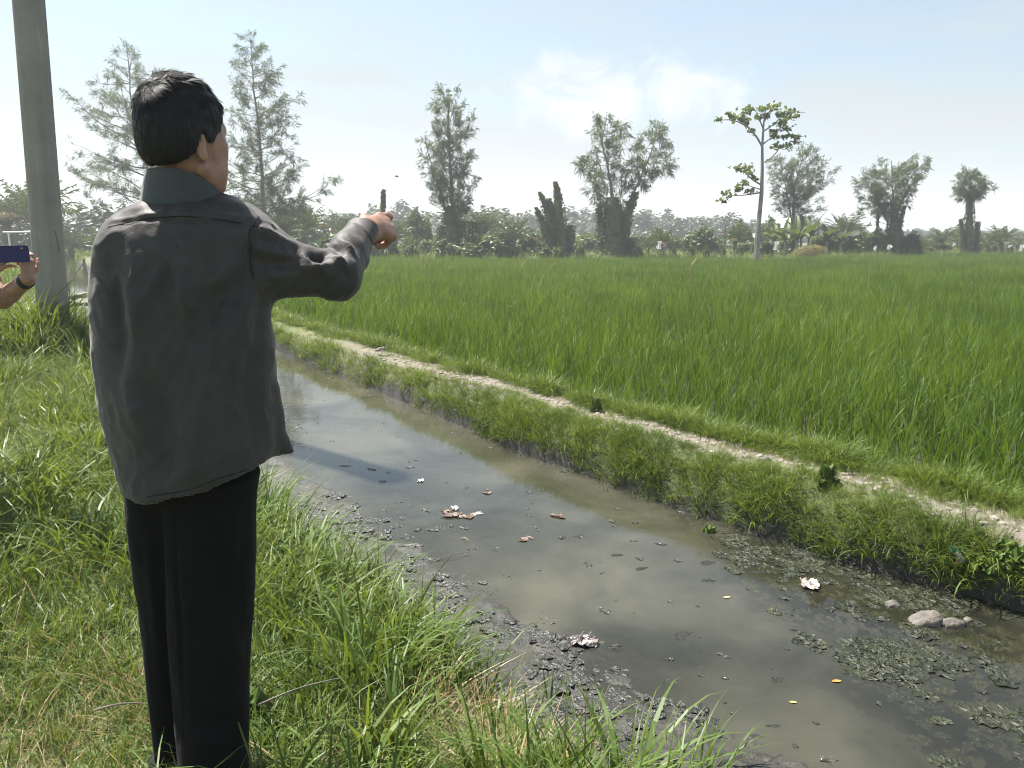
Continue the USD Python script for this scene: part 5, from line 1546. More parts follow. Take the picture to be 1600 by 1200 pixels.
# ---------------------------------------------- the onlooker at the left edge holding up a phone
YP = 3.5
on = thing('person', 'person at the left edge in faded red shirt, hands holding up a phone', 'person', (0, 0, 0))
O = W(-135, 500, YP + 0.18)
O[2] = float(height(np.array(O[0]), np.array(O[1])))
of = np.array([0.80, -0.60, 0.0]); orr = np.array([-0.60, -0.80, 0.0])        # faces right and towards the camera; his right
OP = lambda r, f, u: O + orr * r + of * f + np.array([0, 0, u])
OC = OP(0, 0.02, 1.56)
OM = np.array([orr, of, [0, 0, 1.0]])
ohead, OHP = head_field(OC, OM, 1.0)
ph_c = W(20, 397, YP)                                                            # phone centre
ph_r = np.array([0.93, -0.10, 0.03]); ph_r /= np.linalg.norm(ph_r)               # along the phone
ph_n = np.cross(ph_r, [0, 0, 1.0]); ph_n /= np.linalg.norm(ph_n)                  # its back, towards the camera
ph_u = np.cross(ph_n, ph_r) * -1
ph_u = ph_u if ph_u[2] > 0 else -ph_u
ph_n = ph_n if ph_n[1] < 0 else -ph_n
osl, osr = OP(-0.18, 0, 1.36), OP(0.18, 0, 1.36)
wl = W(44, 436, YP + 0.02)
ell_ = W(4, 468, YP + 0.10)
wr2 = W(-22, 432, YP + 0.06)
elr_ = W(-62, 480, YP - 0.05)
hl, _ = hand_chains(wl, np.array([0.10, -0.04, 1.0]), np.array([0.78, -0.62, 0.0]), False, [(0.55, 0.9, 0.5), (0.75, 1.1, 0.6), (0.85, 1.2, 0.7), (0.95, 1.2, 0.7)], 0.82, thumb_bend=(0.3, 0.3), thumb_out=0.7)
hr_, _ = hand_chains(wr2, np.array([0.75, -0.05, 0.62]), np.array([-0.35, -0.85, 0.40]), True, [(0.15, 0.3, 0.25), (0.2, 0.35, 0.3), (0.25, 0.4, 0.3), (0.3, 0.5, 0.4)], 0.95, thumb_bend=(0.3, 0.3), thumb_out=0.9)
oleg = [(OP(0.09, 0, 0.86), OP(0.10, 0.03, 0.47), OP(0.10, 0, 0.09)), (OP(-0.09, 0, 0.86), OP(-0.10, 0.03, 0.47), OP(-0.10, 0, 0.09))]


def obody(p):
    d = smin(ohead(p), chain(p, [OP(0, -0.01, 1.36), OC - np.array([0, 0, 0.06])], [0.058, 0.055]), 0.02)
    d = smin(d, chain(p, [OP(0, 0, 1.30), OP(0, 0, 1.05), OP(0, 0, 0.88)], [0.11, 0.10, 0.11]), 0.05)
    d = smin(d, chain(p, [osl, OP(0, 0, 1.36), osr], [0.05, 0.07, 0.05]), 0.04)
    for s_, e_, w_ in ((osl, ell_, wl), (osr, elr_, wr2)):
        d = smin(d, chain(p, [s_, e_, e_ * 0.7 + w_ * 0.3, w_], [0.050, 0.042, 0.042, 0.029]), 0.02)
    for h_, k_, a_ in oleg:
        d = smin(d, chain(p, [h_, k_, a_, a_ + of * 0.13 - [0, 0, 0.05]], [0.08, 0.052, 0.038, 0.03]), 0.03)
    return d


parts = [surface(obody, np.minimum(np.minimum(O, osr), elr_) * [1, 1, 0] + [-0.25, -0.25, O[2] - 0.02], np.maximum(OC, np.maximum(wl, ell_)) + [0.15, 0.35, 0.2], 0.011)]
parts.append(surface(lambda p: hand_field(p, hl, ([ell_ * 0.3 + wl * 0.7, wl], [0.033, 0.029])), wl - 0.10, wl + [0.14, 0.12, 0.17], 0.0036))
parts.append(surface(lambda p: hand_field(p, hr_, ([elr_ * 0.3 + wr2 * 0.7, wr2], [0.031, 0.027])), wr2 - 0.11, wr2 + [0.22, 0.14, 0.18], 0.0036))
obj('body', cat(parts), SKIN, on, smooth=True)


def ohair(p):
    q = (p - OC) @ OM.T
    base = ell(q, np.array([0, -0.010, 0.026]), np.array([0.081, 0.104, 0.103]))
    line = np.interp(q[:, 1], [-0.12, -0.05, -0.02, 0.0, 0.03, 0.07, 0.10], [-0.08, -0.07, -0.03, 0.005, -0.02, 0.055, 0.07])
    return np.maximum(np.maximum(base - 0.008 * (meshkit.fbm(q * 50, 2, 3) - 0.5), line - q[:, 2]), -ohead(p) - 0.004)


obj('hair', surface(ohair, OC - 0.15, OC + 0.16, 0.007), HAIR, on, smooth=True)


def oshirt(p):
    d = chain(p, [OP(0, 0, 1.30), OP(0, 0, 1.05), OP(0, 0, 0.80)], [0.15, 0.155, 0.175])
    q = (p - O) @ OM.T
    d = np.maximum(d, np.abs(q[:, 1]) - 0.145)
    d = smin(d, chain(p, [osl, OP(0, 0, 1.38), osr], [0.065, 0.08, 0.065]), 0.05)
    for s_, e_ in ((osl, ell_), (osr, elr_)):
        d = smin(d, chain(p, [s_, s_ * 0.28 + e_ * 0.72], [0.066, 0.062]), 0.03)
    d = np.maximum(d, p[:, 2] - (O[2] + 1.425))
    return np.maximum(d, (O[2] + 0.78) - p[:, 2])


v_, f_2 = surface(oshirt, np.minimum(np.minimum(O, elr_), osr) * [1, 1, 0] + [-0.30, -0.30, O[2] + 0.74], np.maximum(np.maximum(O, ell_), osl) * [1, 1, 0] + [0.20, 0.30, O[2] + 1.5], 0.009)
obj('shirt', (v_ + vnormals(v_, f_2) * (0.014 * (meshkit.fbm(v_ * [9, 9, 5], 3, 3) - 0.5))[:, None], f_2), REDSHIRT, on, smooth=True)


def ojean(p):
    d = None
    for h_, k_, a_ in oleg:
        q = chain(p, [h_, k_, a_ + [0, 0, -0.03]], [0.085, 0.074, 0.062])
        d = q if d is None else smin(d, q, 0.02)
    return np.maximum(smin(d, ell(p, OP(0, 0, 0.86), np.array([0.12, 0.12, 0.09])), 0.03), p[:, 2] - (O[2] + 0.92))


obj('trousers', surface(ojean, O + [-0.35, -0.35, 0.03], O + [0.35, 0.35, 1.0], 0.010), JEANS, on, smooth=True)
for h_, k_, a_ in oleg:
    obj('shoe', surface(lambda p: np.maximum(chain(p, [a_ - [0, 0, 0.045], a_ + of * 0.16 - [0, 0, 0.055]], [0.045, 0.036]), O[2] - p[:, 2]), a_ - 0.2, a_ + 0.25, 0.011), SHOE, on, smooth=True)
for sx in (-1, 1):
    b_ = trimesh.creation.icosphere(1, 0.0115); b_.apply_translation(OHP(sx * 0.031, 0.0755, -0.001)); obj('eye', tm(b_), EYE, on, smooth=True)
    b_ = trimesh.creation.icosphere(1, 0.0052); b_.apply_translation(OHP(sx * 0.031, 0.0835, -0.001)); obj('iris', tm(b_), HAIR, on, smooth=True)
axw = (wl - ell_) / np.linalg.norm(wl - ell_)
wb = []
e1 = np.cross(axw, [0, 1.0, 0]); e1 /= np.linalg.norm(e1); e2 = np.cross(e1, axw)
for k in range(28):
    a = 2 * PI * k / 28
    dr = e1 * math.cos(a) + e2 * math.sin(a)
    wb.append([wl - axw * 0.022 + axw * z_ + dr * r_ for r_, z_ in ((0.031, -0.011), (0.0365, -0.011), (0.0365, 0.011), (0.031, 0.011))])
wb = np.array(wb)
i, j = np.meshgrid(np.arange(28), np.arange(4), indexing='ij')
tag(obj('wristband', (wb.reshape(-1, 3), np.stack([i * 4 + j, ((i + 1) % 28) * 4 + j, ((i + 1) % 28) * 4 + (j + 1) % 4, i * 4 + (j + 1) % 4], -1).reshape(-1, 4)), plain('black_strap', (0.01, 0.01, 0.012), 0.5), on), 'dark band round the raised wrist')

# the phone itself
from shapely.geometry import box as sbox
ph = thing('phone', 'dark blue phone held sideways at the left edge of the view', 'phone')


def slab(w, h, d, r, at):
    m = trimesh.creation.extrude_polygon(sbox(-w / 2 + r, -h / 2 + r, w / 2 - r, h / 2 - r).buffer(r, 6), d)
    v = np.array(m.vertices) + np.array(at)
    return ph_c + v[:, :1] * ph_r + v[:, 1:2] * ph_u + v[:, 2:] * ph_n, np.array(m.faces)


obj('case', slab(0.158, 0.073, 0.0075, 0.008, (0, 0, 0)), plain('blue_glass', (0.010, 0.012, 0.075), 0.5, 0.25), ph)
obj('screen', slab(0.152, 0.067, 0.001, 0.006, (0, 0, -0.0012)), plain('black_glass', (0.01, 0.01, 0.01), 0.08), ph)
obj('camera_island', slab(0.024, 0.011, 0.0015, 0.004, (0.058, 0.024, 0.0075)), plain('phone_trim', (0.02, 0.02, 0.03), 0.3), ph)
for k in (0, 1):
    obj('lens', slab(0.008, 0.008, 0.0012, 0.0039, (0.053 + 0.0105 * k, 0.024, 0.0090)), plain('lens_glass_%d' % k, (0.25, 0.24, 0.26) if k == 0 else (0.03, 0.03, 0.04), 0.15), ph)
# ------------------------------------------------------------------ the concrete pole and what stands near it
CONC = usdkit.material(stage, '/World/Looks/weathered_concrete', {
    'g': ('geometry', {}), 'map': ('mapping', {'scale': (14.0, 14.0, 0.7)}), 'n': ('noise_texture', {'scale': 1.0, 'detail': 6, 'roughness': 0.65}), 'n2': ('noise_texture', {'scale': 1.4, 'detail': 7, 'roughness': 0.7}),
    'a': ('math', {'math_type': 'multiply_add', 'value2': 0.45}), 'm': ('math', {'math_type': 'multiply', 'value2': 0.6}),
    'r': ('rgb_ramp', {'ramp': [(0.25, (0.085, 0.078, 0.066)), (0.45, (0.195, 0.180, 0.158)), (0.6, (0.235, 0.220, 0.195)), (0.8, (0.32, 0.305, 0.275))]}),
    'b': ('noise_texture', {'scale': 55.0, 'detail': 5}), 'bm': ('bump', {'strength': 0.45, 'distance': 0.006}), 'p': ('principled_bsdf', {'roughness': 0.85, 'specular_ior_level': 0.25})},
    [('g.position', 'map.vector'), ('map.vector', 'n.vector'), ('g.position', 'n2.vector'), ('n2.fac', 'm.value1'), ('n.fac', 'a.value1'), ('m.value', 'a.value3'), ('a.value', 'r.fac'), ('r.color', 'p.base_color'), ('g.position', 'b.vector'), ('b.fac', 'bm.height'), ('bm.normal', 'p.normal')], surface='p.BSDF')
CONCF = rough_mat('mossy_concrete', [(0.3, (0.085, 0.083, 0.062)), (0.7, (0.165, 0.156, 0.125))], scale=5, bump=0.3, bscale=60)
BAMBOO = rough_mat('old_bamboo', [(0.3, (0.13, 0.11, 0.08)), (0.7, (0.30, 0.26, 0.19))], scale=8, bump=0.2)
WIRE = plain('steel_cable', (0.12, 0.12, 0.12), 0.5)
WHITE = plain('white_paint', (0.72, 0.72, 0.70), 0.5)
PLASTIC = usdkit.material(stage, '/World/Looks/white_plastic', {'p': ('principled_bsdf', {'base_color': (0.78, 0.78, 0.78), 'roughness': 0.4}), 't': ('translucent_bsdf', {'color': (0.75, 0.75, 0.75)}), 'x': ('mix_closure', {'fac': 0.3})}, [('p.BSDF', 'x.closure1'), ('t.BSDF', 'x.closure2')], surface='x.closure')
rng = np.random.default_rng(23)
PZ = float(height(np.array(PB[0]), np.array(PB[1])))
pole = thing('utility_pole', 'thick tapering grey concrete pole rising from tall grass at the left', 'pole', (PB[0], PB[1], PZ))
zz = np.concatenate([np.linspace(-0.4, 1.0, 12), np.linspace(1.2, 9.5, 40)])
r0 = 22.3 * PB[1] / F_PX
pv, pf = tube(np.stack([0.03 * zz, 0 * zz, zz], -1), r0 * (1.0 - 0.014 * np.maximum(zz, 0)), 40)
obj('shaft', (pv, pf), CONC, pole, smooth=50)
fz = np.linspace(-0.4, 0.62, 16)
fv, ff = tube(np.stack([0.03 * fz, 0 * fz, fz], -1), r0 * (1.0 - 0.014 * np.maximum(fz, 0)) + 0.002, 40, cap=False)
fv[:, 2] += np.where(fv[:, 2] > 0.6, 0.30 * (meshkit.fbm(fv * [8, 8, 0], 2, 3) - 0.5), 0)
tag(obj('footing', (fv, ff), CONCF, pole, smooth=50), 'dark weathered lower band of the pole')
a_, b_ = W(99, 404, 8.6), onz(122, 520, -0.05)
t = thing('guy_wire', 'thin slack cable slanting down beside the concrete pole', 'cable')
obj('cable', tube(curve(a_ - [0.06, 0, -0.3], b_, 0.03, 8), 0.006, 5), WIRE, t)
obj('peg', tube([b_ + [0, 0, 0.03], [b_[0], b_[1], float(height(np.array(b_[0]), np.array(b_[1]))) - 0.1]], 0.014, 6), BARK, t)


def bamboo(label, p0, p1, r):
    n = 9
    pts = curve(p0, p1, 0.02, n * 3 + 1)
    rr = np.full(len(pts), r)
    rr[::3] *= 1.14
    t = thing('bamboo_pole', label, 'bamboo pole', group=None)
    obj('cane', tube(pts, rr * np.linspace(1.05, 0.85, len(pts)), 10), BAMBOO, t, smooth=50)
    for k in range(0, n + 1, 1):
        a = pts[min(3 * k, len(pts) - 1)]
        d = (p1 - p0) / np.linalg.norm(p1 - p0)
        obj('node', tube([a - d * 0.012, a + d * 0.012], r * 1.28, 8), BAMBOO, t)


bamboo('upper of two old bamboo poles laid across the canal behind the pole', W(100, 467, 9.6), W(232, 449, 10.6), 0.030)
bamboo('lower of two old bamboo poles laid across the canal behind the pole', W(104, 476, 9.6), W(236, 478, 10.2), 0.022)

# goal frame, stake, posts, sheds far off
t = thing('goal_frame', 'white rail frame in the field left of the concrete pole', 'frame')
g0, g1 = W(5, 363, 46), W(58, 362, 46)
obj('crossbar', tube([g0, g1], 0.055, 8), WHITE, t)
for u in (13, 55):
    a_ = W(u, 363, 46)
    obj('post', tube([a_, [a_[0], a_[1], height(a_[0], a_[1]) - 0.1]], 0.05, 8), WHITE, t)
sp = foot_at(130, 36)
t = thing('stake', 'old wooden stump with a stick leaning on it, between pole and man', 'stake', sp)
obj('stump', tube([[0, 0, -0.1], [0.02, 0, 0.25], [0.0, 0, 0.78]], [0.16, 0.09, 0.055], 8), BARK, t)
obj('stick', tube([[-0.55, 0.1, 0.0], [-0.03, 0, 0.60]], 0.028, 6), BARK, t)
for u, v, Y, label in ((1131, 352, 62, 'thin bare post left of the slender pale tree'), (1275, 344, 64, 'thin post with short crossarm above the yellow straw mound')):
    f_ = foot_at(u, Y)
    t = thing('post', label, 'post', f_)
    h_ = W(u, v, Y)[2] - f_[2]
    obj('shaft', tube([[0, 0, -0.1], [0, 0, h_]], [0.10, 0.07], 8), BARK, t)
    if u > 1200:
        obj('crossarm', tube([[-0.28, 0, h_ - 0.12], [0.28, 0, h_ - 0.12]], 0.035, 6), BARK, t)
ROOF = rough_mat('rusty_roof', [(0.3, (0.26, 0.26, 0.25)), (0.7, (0.40, 0.40, 0.39))], scale=3)
for u, Y, w_, label in ((482, 104, 4.2, 'low pale-walled building behind the palms by the man\'s sleeve'), (112, 98, 4.5, 'low pale-walled building between pole and man, far behind the palms'), (826, 108, 3.0, 'low pale-walled building left of the dead creeper trunks'), (1176, 100, 3.2, 'low pale-walled building behind the slender tree')):
    f_ = foot_at(u, Y)
    t = thing('shed', label, 'building', f_)
    bx = trimesh.creation.box((w_, 3.0, 1.1)); bx.apply_translation((0, 0, 0.5))
    obj('wall', tm(bx), WHITE, t)
    rf = np.array([[-w_ / 2 - .3, -1.8, 1.42], [w_ / 2 + .3, -1.8, 1.42], [w_ / 2 + .3, 0, 2.0], [-w_ / 2 - .3, 0, 2.0], [w_ / 2 + .3, 1.8, 1.42], [-w_ / 2 - .3, 1.8, 1.42]])
    obj('roof', (np.vstack([rf, rf + [0, 0, .06]]) - [0, 0, 0.4], np.array([[0, 3, 2, 1], [3, 5, 4, 2], [6, 7, 8, 9], [9, 8, 10, 11], [0, 1, 7, 6], [5, 11, 10, 4]])), ROOF, t)
    d_ = trimesh.creation.box((0.8, 0.06, 0.95)); d_.apply_translation((w_ * 0.2, -1.51, 0.45))
    obj('door', tm(d_), BARK, t)

# white plastic scraps tied on sticks in the rice
for u, v, Y, w_, h_, label in ((1030, 383, 43.5, 6, 12, 'white bird-scaring scrap on a stick right of the twin-stemmed tree'), (1213, 384, 42, 6, 13, 'tall white bird-scaring scrap on a stick right of the slender tree'), (1368, 388, 41, 4, 8, 'narrow white bird-scaring scrap on a stick below the fan-shaped tree'), (1390, 386, 42, 7, 7, 'square white bird-scaring scrap on a stick below the fan-shaped tree'),
                               (1491, 382, 44, 4, 5, 'small white scrap on a stick left of the thick creeper-clad trunk'), (1578, 385, 44, 5, 4, 'pair-like small white scrap on a stick near the right edge'), (1597, 387, 42, 7, 9, 'white scrap on a stick cut by the right edge of the view')):
    top = W(u, v, Y)
    gz = float(height(np.array(top[0]), np.array(top[1])))
    t = thing('scare_flag', label, 'plastic scrap', (top[0], top[1], gz), group=None)
    H_ = top[2] - gz
    ww, hh = w_ * Y / F_PX, h_ * Y / F_PX
    obj('stick', tube([[0, 0, -0.1], [0.02, 0, H_ + hh * 0.5]], 0.012, 5), BAMBOO, t)
    gu, gv = np.meshgrid(np.linspace(-0.5, 0.5, 7), np.linspace(-0.5, 0.5, 9), indexing='ij')
    x_ = gu * ww * (0.75 + 0.5 * np.sin(gv * 4 + u) ** 2) + 0.12 * ww * np.sin(gv * 7 + u)
    y_ = 0.22 * ww * np.sin(gu * 6 + gv * 5) + 0.03
    z_ = H_ + gv * hh
    i, j = np.meshgrid(np.arange(6), np.arange(8), indexing='ij')
    q_ = np.stack([i * 9 + j, (i + 1) * 9 + j, (i + 1) * 9 + j + 1, i * 9 + j + 1], -1).reshape(-1, 4)
    obj('scrap', (np.stack([x_, y_, z_], -1).reshape(-1, 3), q_), PLASTIC, t, smooth=True)

# dry stalks standing above the rice
for u, v0, v1, Y, du, label in ((668, 396, 412, 21, 6, 'pale dry stalk leaning above the rice right of the pointing hand'), (812, 409, 424, 19, 3, 'short dark stalk sticking up from the rice below the dead creeper trunks'), (856, 412, 426, 18, 8, 'pale forked stalk sticking up from the rice'), (1079, 408, 420, 20, 3, 'thin pale stalk in the rice left of the slender tree')):
    a_, b_ = W(u, v1, Y), W(u + du, v0, Y)
    t = thing('stalk', label, 'stalk')
    obj('stem', tube([a_ - [0, 0, 0.45], a_, b_], [0.012, 0.010, 0.004], 5), STRAW, t)
    obj('leaf', blades(np.array([a_ + (b_ - a_) * 0.4]), np.array([0.4]), 0.28, 0.02, 0.5, 0.7, 4), STRAW, t)
# a bird far off
t = thing('bird', 'tiny dark bird in the sky right of the pointing hand', 'bird', W(620, 276, 60))
bb = trimesh.creation.icosphere(2, 1.0)
obj('body', (bb.vertices * [0.16, 0.05, 0.045], bb.faces), BARK, t, smooth=True)
for sx in (-1, 1):
    obj('wing', (np.array([[-0.06, 0, 0.02], [0.08, 0, 0.02], [0.02, 0.16 * sx, 0.10], [-0.08, 0.34 * sx, 0.06], [-0.06, 0.16 * sx, 0.085]]), np.array([[0, 1, 2], [0, 2, 4], [4, 2, 3]])), BARK, t)

# ------------------------------------------------------------------ path, mud, weed and litter
DIRT = rough_mat('dry_clod', [(0.25, (0.11, 0.092, 0.074)), (0.5, (0.20, 0.172, 0.143)), (0.75, (0.31, 0.28, 0.245))], scale=14, bump=0.5, bscale=90)
MUCK = rough_mat('wet_muck', [(0.25, (0.008, 0.009, 0.008)), (0.55, (0.024, 0.024, 0.020)), (0.8, (0.075, 0.070, 0.058))], scale=45, rough=0.33, bump=0.4, bscale=160, spec=0.35)
WEED = usdkit.material(stage, '/World/Looks/water_weed', {
    'g': ('geometry', {}), 'o': ('object_info', {}), 'n': ('noise_texture', {'scale': 22.0, 'detail': 5}),
    'a': ('math', {'math_type': 'multiply_add', 'value2': 0.32}),
    'r': ('rgb_ramp', {'ramp': [(0.3, (0.004, 0.006, 0.003)), (0.6, (0.011, 0.015, 0.006)), (0.85, (0.026, 0.030, 0.013)), (1.0, (0.055, 0.056, 0.034))]}),
    'b': ('noise_texture', {'scale': 140.0, 'detail': 3}), 'bm': ('bump', {'strength': 0.5, 'distance': 0.004}),
    'p': ('principled_bsdf', {'roughness': 0.52, 'specular_ior_level': 0.28})},
    [('g.position', 'n.vector'), ('o.random', 'a.value1'), ('n.fac', 'a.value3'), ('a.value', 'r.fac'), ('r.color', 'p.base_color'), ('g.position', 'b.vector'), ('b.fac', 'bm.height'), ('bm.normal', 'p.normal')], surface='p.BSDF')


def clod(rng, squash=0.6, rough=0.5):
    m = trimesh.creation.icosphere(2, 1.0)
    v = np.array(m.vertices)
    v *= (0.75 + rough * meshkit.fbm(v * 1.7 + rng.uniform(0, 50), 3, 5))[:, None]
    return v * [1, rng.uniform(0.6, 1), squash], np.array(m.faces)


def crumple(rng, lobes=7, cup=0.35):
    """A crinkled water-weed leaf: a wavy disc with an uneven rim."""
    k, rings = 22, 4
    v, f = [[0, 0, 0.0]], []
    ph_, a0 = rng.uniform(0, 6.28, 4), rng.uniform(0.1, 0.25)
    for r in range(1, rings + 1):
        for j in range(k):
            a = 2 * PI * j / k
            rr = r / rings * (1 + a0 * math.sin(lobes * a + ph_[0]) * r / rings + 0.22 * math.sin(2 * a + ph_[1]) + 0.12 * math.sin(3 * a + ph_[2]))
            z = cup * (r / rings) ** 2 * (0.5 + 0.9 * math.sin(lobes * a + ph_[3])) * 0.35 + 0.05 * rng.normal()
            v.append([rr * math.cos(a), rr * math.sin(a), z])
    for j in range(k):
        f.append([0, 1 + j, 1 + (j + 1) % k])
        for r in range(rings - 1):
            p0, p1, q0, q1 = 1 + r * k + j, 1 + r * k + (j + 1) % k, 1 + (r + 1) * k + j, 1 + (r + 1) * k + (j + 1) % k
            f += [[p0, q0, q1], [p0, q1, p1]]
    return np.array(v), np.array(f)



# loose clods on the path
n = 2600
s, t_ = rng.uniform(0.5, 9, n), rng.normal(0, 0.10, n)
x, y = xy(s, path_mid(s) + t_)
instancer('path_clods', [(clod(rng, 0.5), DIRT) for _ in range(5)], np.stack([x, y, height(x, y) - 0.002], -1), rng.uniform(0, 6.28, n), 0.004 + 0.026 * rng.random(n) ** 3.5, rng.integers(0, 5, n), 'loose pale clods of dry earth along the dirt path', 'clods')

# black muck and rotting scraps along the near shore
SHORE = [(470, 770), (560, 770), (650, 770), (700, 790), (790, 790), (850, 860), (850, 940), (930, 990), (1000, 1050), (1110, 1120), (1160, 1199), (700, 1199), (620, 1000), (480, 860)]
s, t_ = rng.uniform(0.8, 6.5, 70000), rng.uniform(1.0, 2.6, 70000)
x, y = xy(s, t_)
e = t_ - near_edge(s)
ok = inside(x, y, SHORE) & (rng.random(len(x)) < 0.5 * (0.25 + 2.8 * n2(x, y, 3.5, 71)) * ss(0.66, 0.10, e))
x, y, e = x[ok], y[ok], e[ok]
mz = np.maximum(height(x, y), WATER_Z - 0.004) + rng.uniform(-0.003, 0.003, len(x))
k = np.where(rng.random(len(x)) < 0.35, rng.integers(0, 5, len(x)), 5 + rng.integers(0, 5, len(x)))
instancer('shore_muck', [(clod(rng, 0.3, 0.9), MUCK) for _ in range(5)] + [(crumple(rng, 5, 0.35), MUCK) for _ in range(5)], np.stack([x, y, mz], -1), rng.uniform(0, 6.28, len(x)), np.where(k < 5, 0.004 + 0.014 * rng.random(len(x)) ** 2, 0.006 + 0.034 * rng.random(len(x)) ** 2)[:, None] * np.array([1, 1, 0.5]), k, 'black wet muck and rotting scraps along the near canal shore', 'muck')

# crinkled weed floating and just sunk in the right half of the canal
s, t_ = rng.uniform(0.6, 5, 30000), rng.uniform(1.9, 4.1, 30000)
x, y = xy(s, t_)
dens = 0.035 + 3.2 * np.maximum(n2(x, y, 3.4, 81) - 0.035, 0) * (0.6 + 2.0 * np.maximum(n2(x, y, 14.0, 83) + 0.2, 0)) + 0.22 * ss(0.5, 0.05, far_edge(s) - t_)
ok = inside(x + 0.5 * n2(x, y, 5.0, 84), y + 0.5 * n2(x, y, 5.0, 85), WEEDY) & (t_ < far_edge(s) - 0.02) & (rng.random(len(x)) < dens)
x, y = x[ok], y[ok]
n = len(x)
instancer('water_weed', [(crumple(rng, int(rng.integers(6, 11)), 0.12), WEED) for _ in range(8)], np.stack([x, y, WATER_Z + np.where(rng.random(n) < 0.30, rng.uniform(-0.002, 0.0015, n), rng.uniform(-0.030, -0.002, n))], -1), rng.uniform(0, 6.28, n), 0.012 + 0.050 * rng.random(n) ** 1.3, rng.integers(0, 8, n), 'dark crinkled water weed floating in the right of the canal', 'water weed')
# thin scum specks over the rest of the water
s, t_ = rng.uniform(0.8, 11, 9500), rng.uniform(1.4, 3.4, 9500)
x, y = xy(s, t_)
ok = (t_ > near_edge(s) + 0.05) & (t_ < far_edge(s) - 0.05) & (rng.random(len(x)) < 0.10 + 1.1 * np.maximum(n2(x, y, 1.6, 91), 0))
x, y = x[ok], y[ok]
n = len(x)
instancer('water_specks', [(crumple(rng, 4, 0.5), MUCK) for _ in range(4)], np.stack([x, y, np.full(n, WATER_Z) + rng.uniform(-0.010, 0.002, n)], -1), rng.uniform(0, 6.28, n), np.stack([0.006 + 0.022 * rng.random(n) ** 2.2] * 3, -1) * [1.3, 0.8, 0.5], rng.integers(0, 4, n), 'small dark specks and rotting leaf bits drifting on the canal', 'debris')

# leaves and litter one could pick up one by one
DARKLEAF = plain('rotten_leaf', (0.020, 0.020, 0.016), 0.3)
BROWNLEAF = rough_mat('brown_leaf', [(0.3, (0.045, 0.028, 0.019)), (0.7, (0.11, 0.070, 0.050))], scale=30, rough=0.5)


def leaf_mesh(rng, L_, w_, curl=0.2):
    u = np.linspace(0, 1, 8)
    ww = w_ / 2 * np.sin(PI * np.clip(u * 0.94 + 0.03, 0, 1)) ** 0.8
    bend = rng.normal(0, 0.25)
    c = np.stack([(u - 0.5) * L_, bend * L_ * (u - 0.5) ** 2, curl * L_ * (u - 0.5) ** 2 * 2], -1)
    up = np.array([0, 0, 0.35])
    v = np.concatenate([c + np.array([0, 1, 0]) * ww[:, None] + up * ww[:, None], c, c - np.array([0, 1, 0]) * ww[:, None] + up * ww[:, None]])
    i = np.arange(7)
    return v, np.vstack([np.stack([i, 8 + i, 8 + i + 1, i + 1], -1), np.stack([8 + i, 16 + i, 16 + i + 1, 8 + i + 1], -1)])


DL = 'dark rotten leaves adrift on the canal'
DLN = {(1065, 993): 'largest dark leaf clump in open water, right of the crumpled plastic bag', (1130, 1060): 'dark leaf clump left of the pair below mid-canal, near the orange leaf', (1212, 1062): 'dark leaf clump just left of the orange leaf', (1211, 1130): 'wide dark leaf clump below the yellow leaf', (1292, 1190): 'dark leaf at the bottom edge of the view in the canal',
       (1047, 1030): 'dark leaf right of the muck bank, below the crumpled plastic bag', (1104, 880): 'wide dark leaf clump nearest the far bank in mid-canal', (970, 866): 'dark leaf clump in mid-canal level with the brown leaf clumps', (1276, 1131): 'small dark leaf below the orange leaf', (1190, 967): 'dark leaf left of the water weed, right of the small tan leaf', (520, 690): 'dark leaf nearest the flared corner of the shirt', (938, 896): 'dark leaf at the edge of the shore muck above the plastic bag'}
for u, v, w_ in ((1065, 993, 40), (1130, 1060, 17), (1212, 1062, 24), (1190, 967, 16), (1047, 1030, 20), (970, 866, 26), (985, 846, 16), (1003, 888, 26), (1031, 851, 22), (1110, 906, 24), (1046, 941, 16), (938, 896, 14), (1276, 1131, 12), (1292, 1190, 22), (1211, 1130, 36), (903, 838, 20), (860, 867, 16), (1104, 880, 34), (1185, 893, 20), (1240, 985, 16), (960, 822, 12), (520, 690, 14), (545, 728, 16), (560, 748, 12), (617, 735, 14), (640, 722, 10)):
    p_ = onz(u, v, WATER_Z)
    L_ = w_ * p_[1] / F_PX * 1.05
    t = thing('drifting_leaf', DLN.get((u, v), 'small dark rotten leaf clump adrift on the murky canal'), 'leaf', (p_[0], p_[1], WATER_Z + 0.001), rotz=rng.uniform(-0.5, 0.5), group=DL)
    for q_ in range(4):
        cm = crumple(rng, int(rng.integers(4, 8)), 0.4)
        obj('blade', (cm[0] * [L_ * rng.uniform(0.2, 0.42), L_ * rng.uniform(0.10, 0.26), 0.006] + [rng.normal(0, L_ * 0.16), rng.normal(0, L_ * 0.10), rng.uniform(-0.006, 0.001)], cm[1]), DARKLEAF, t)
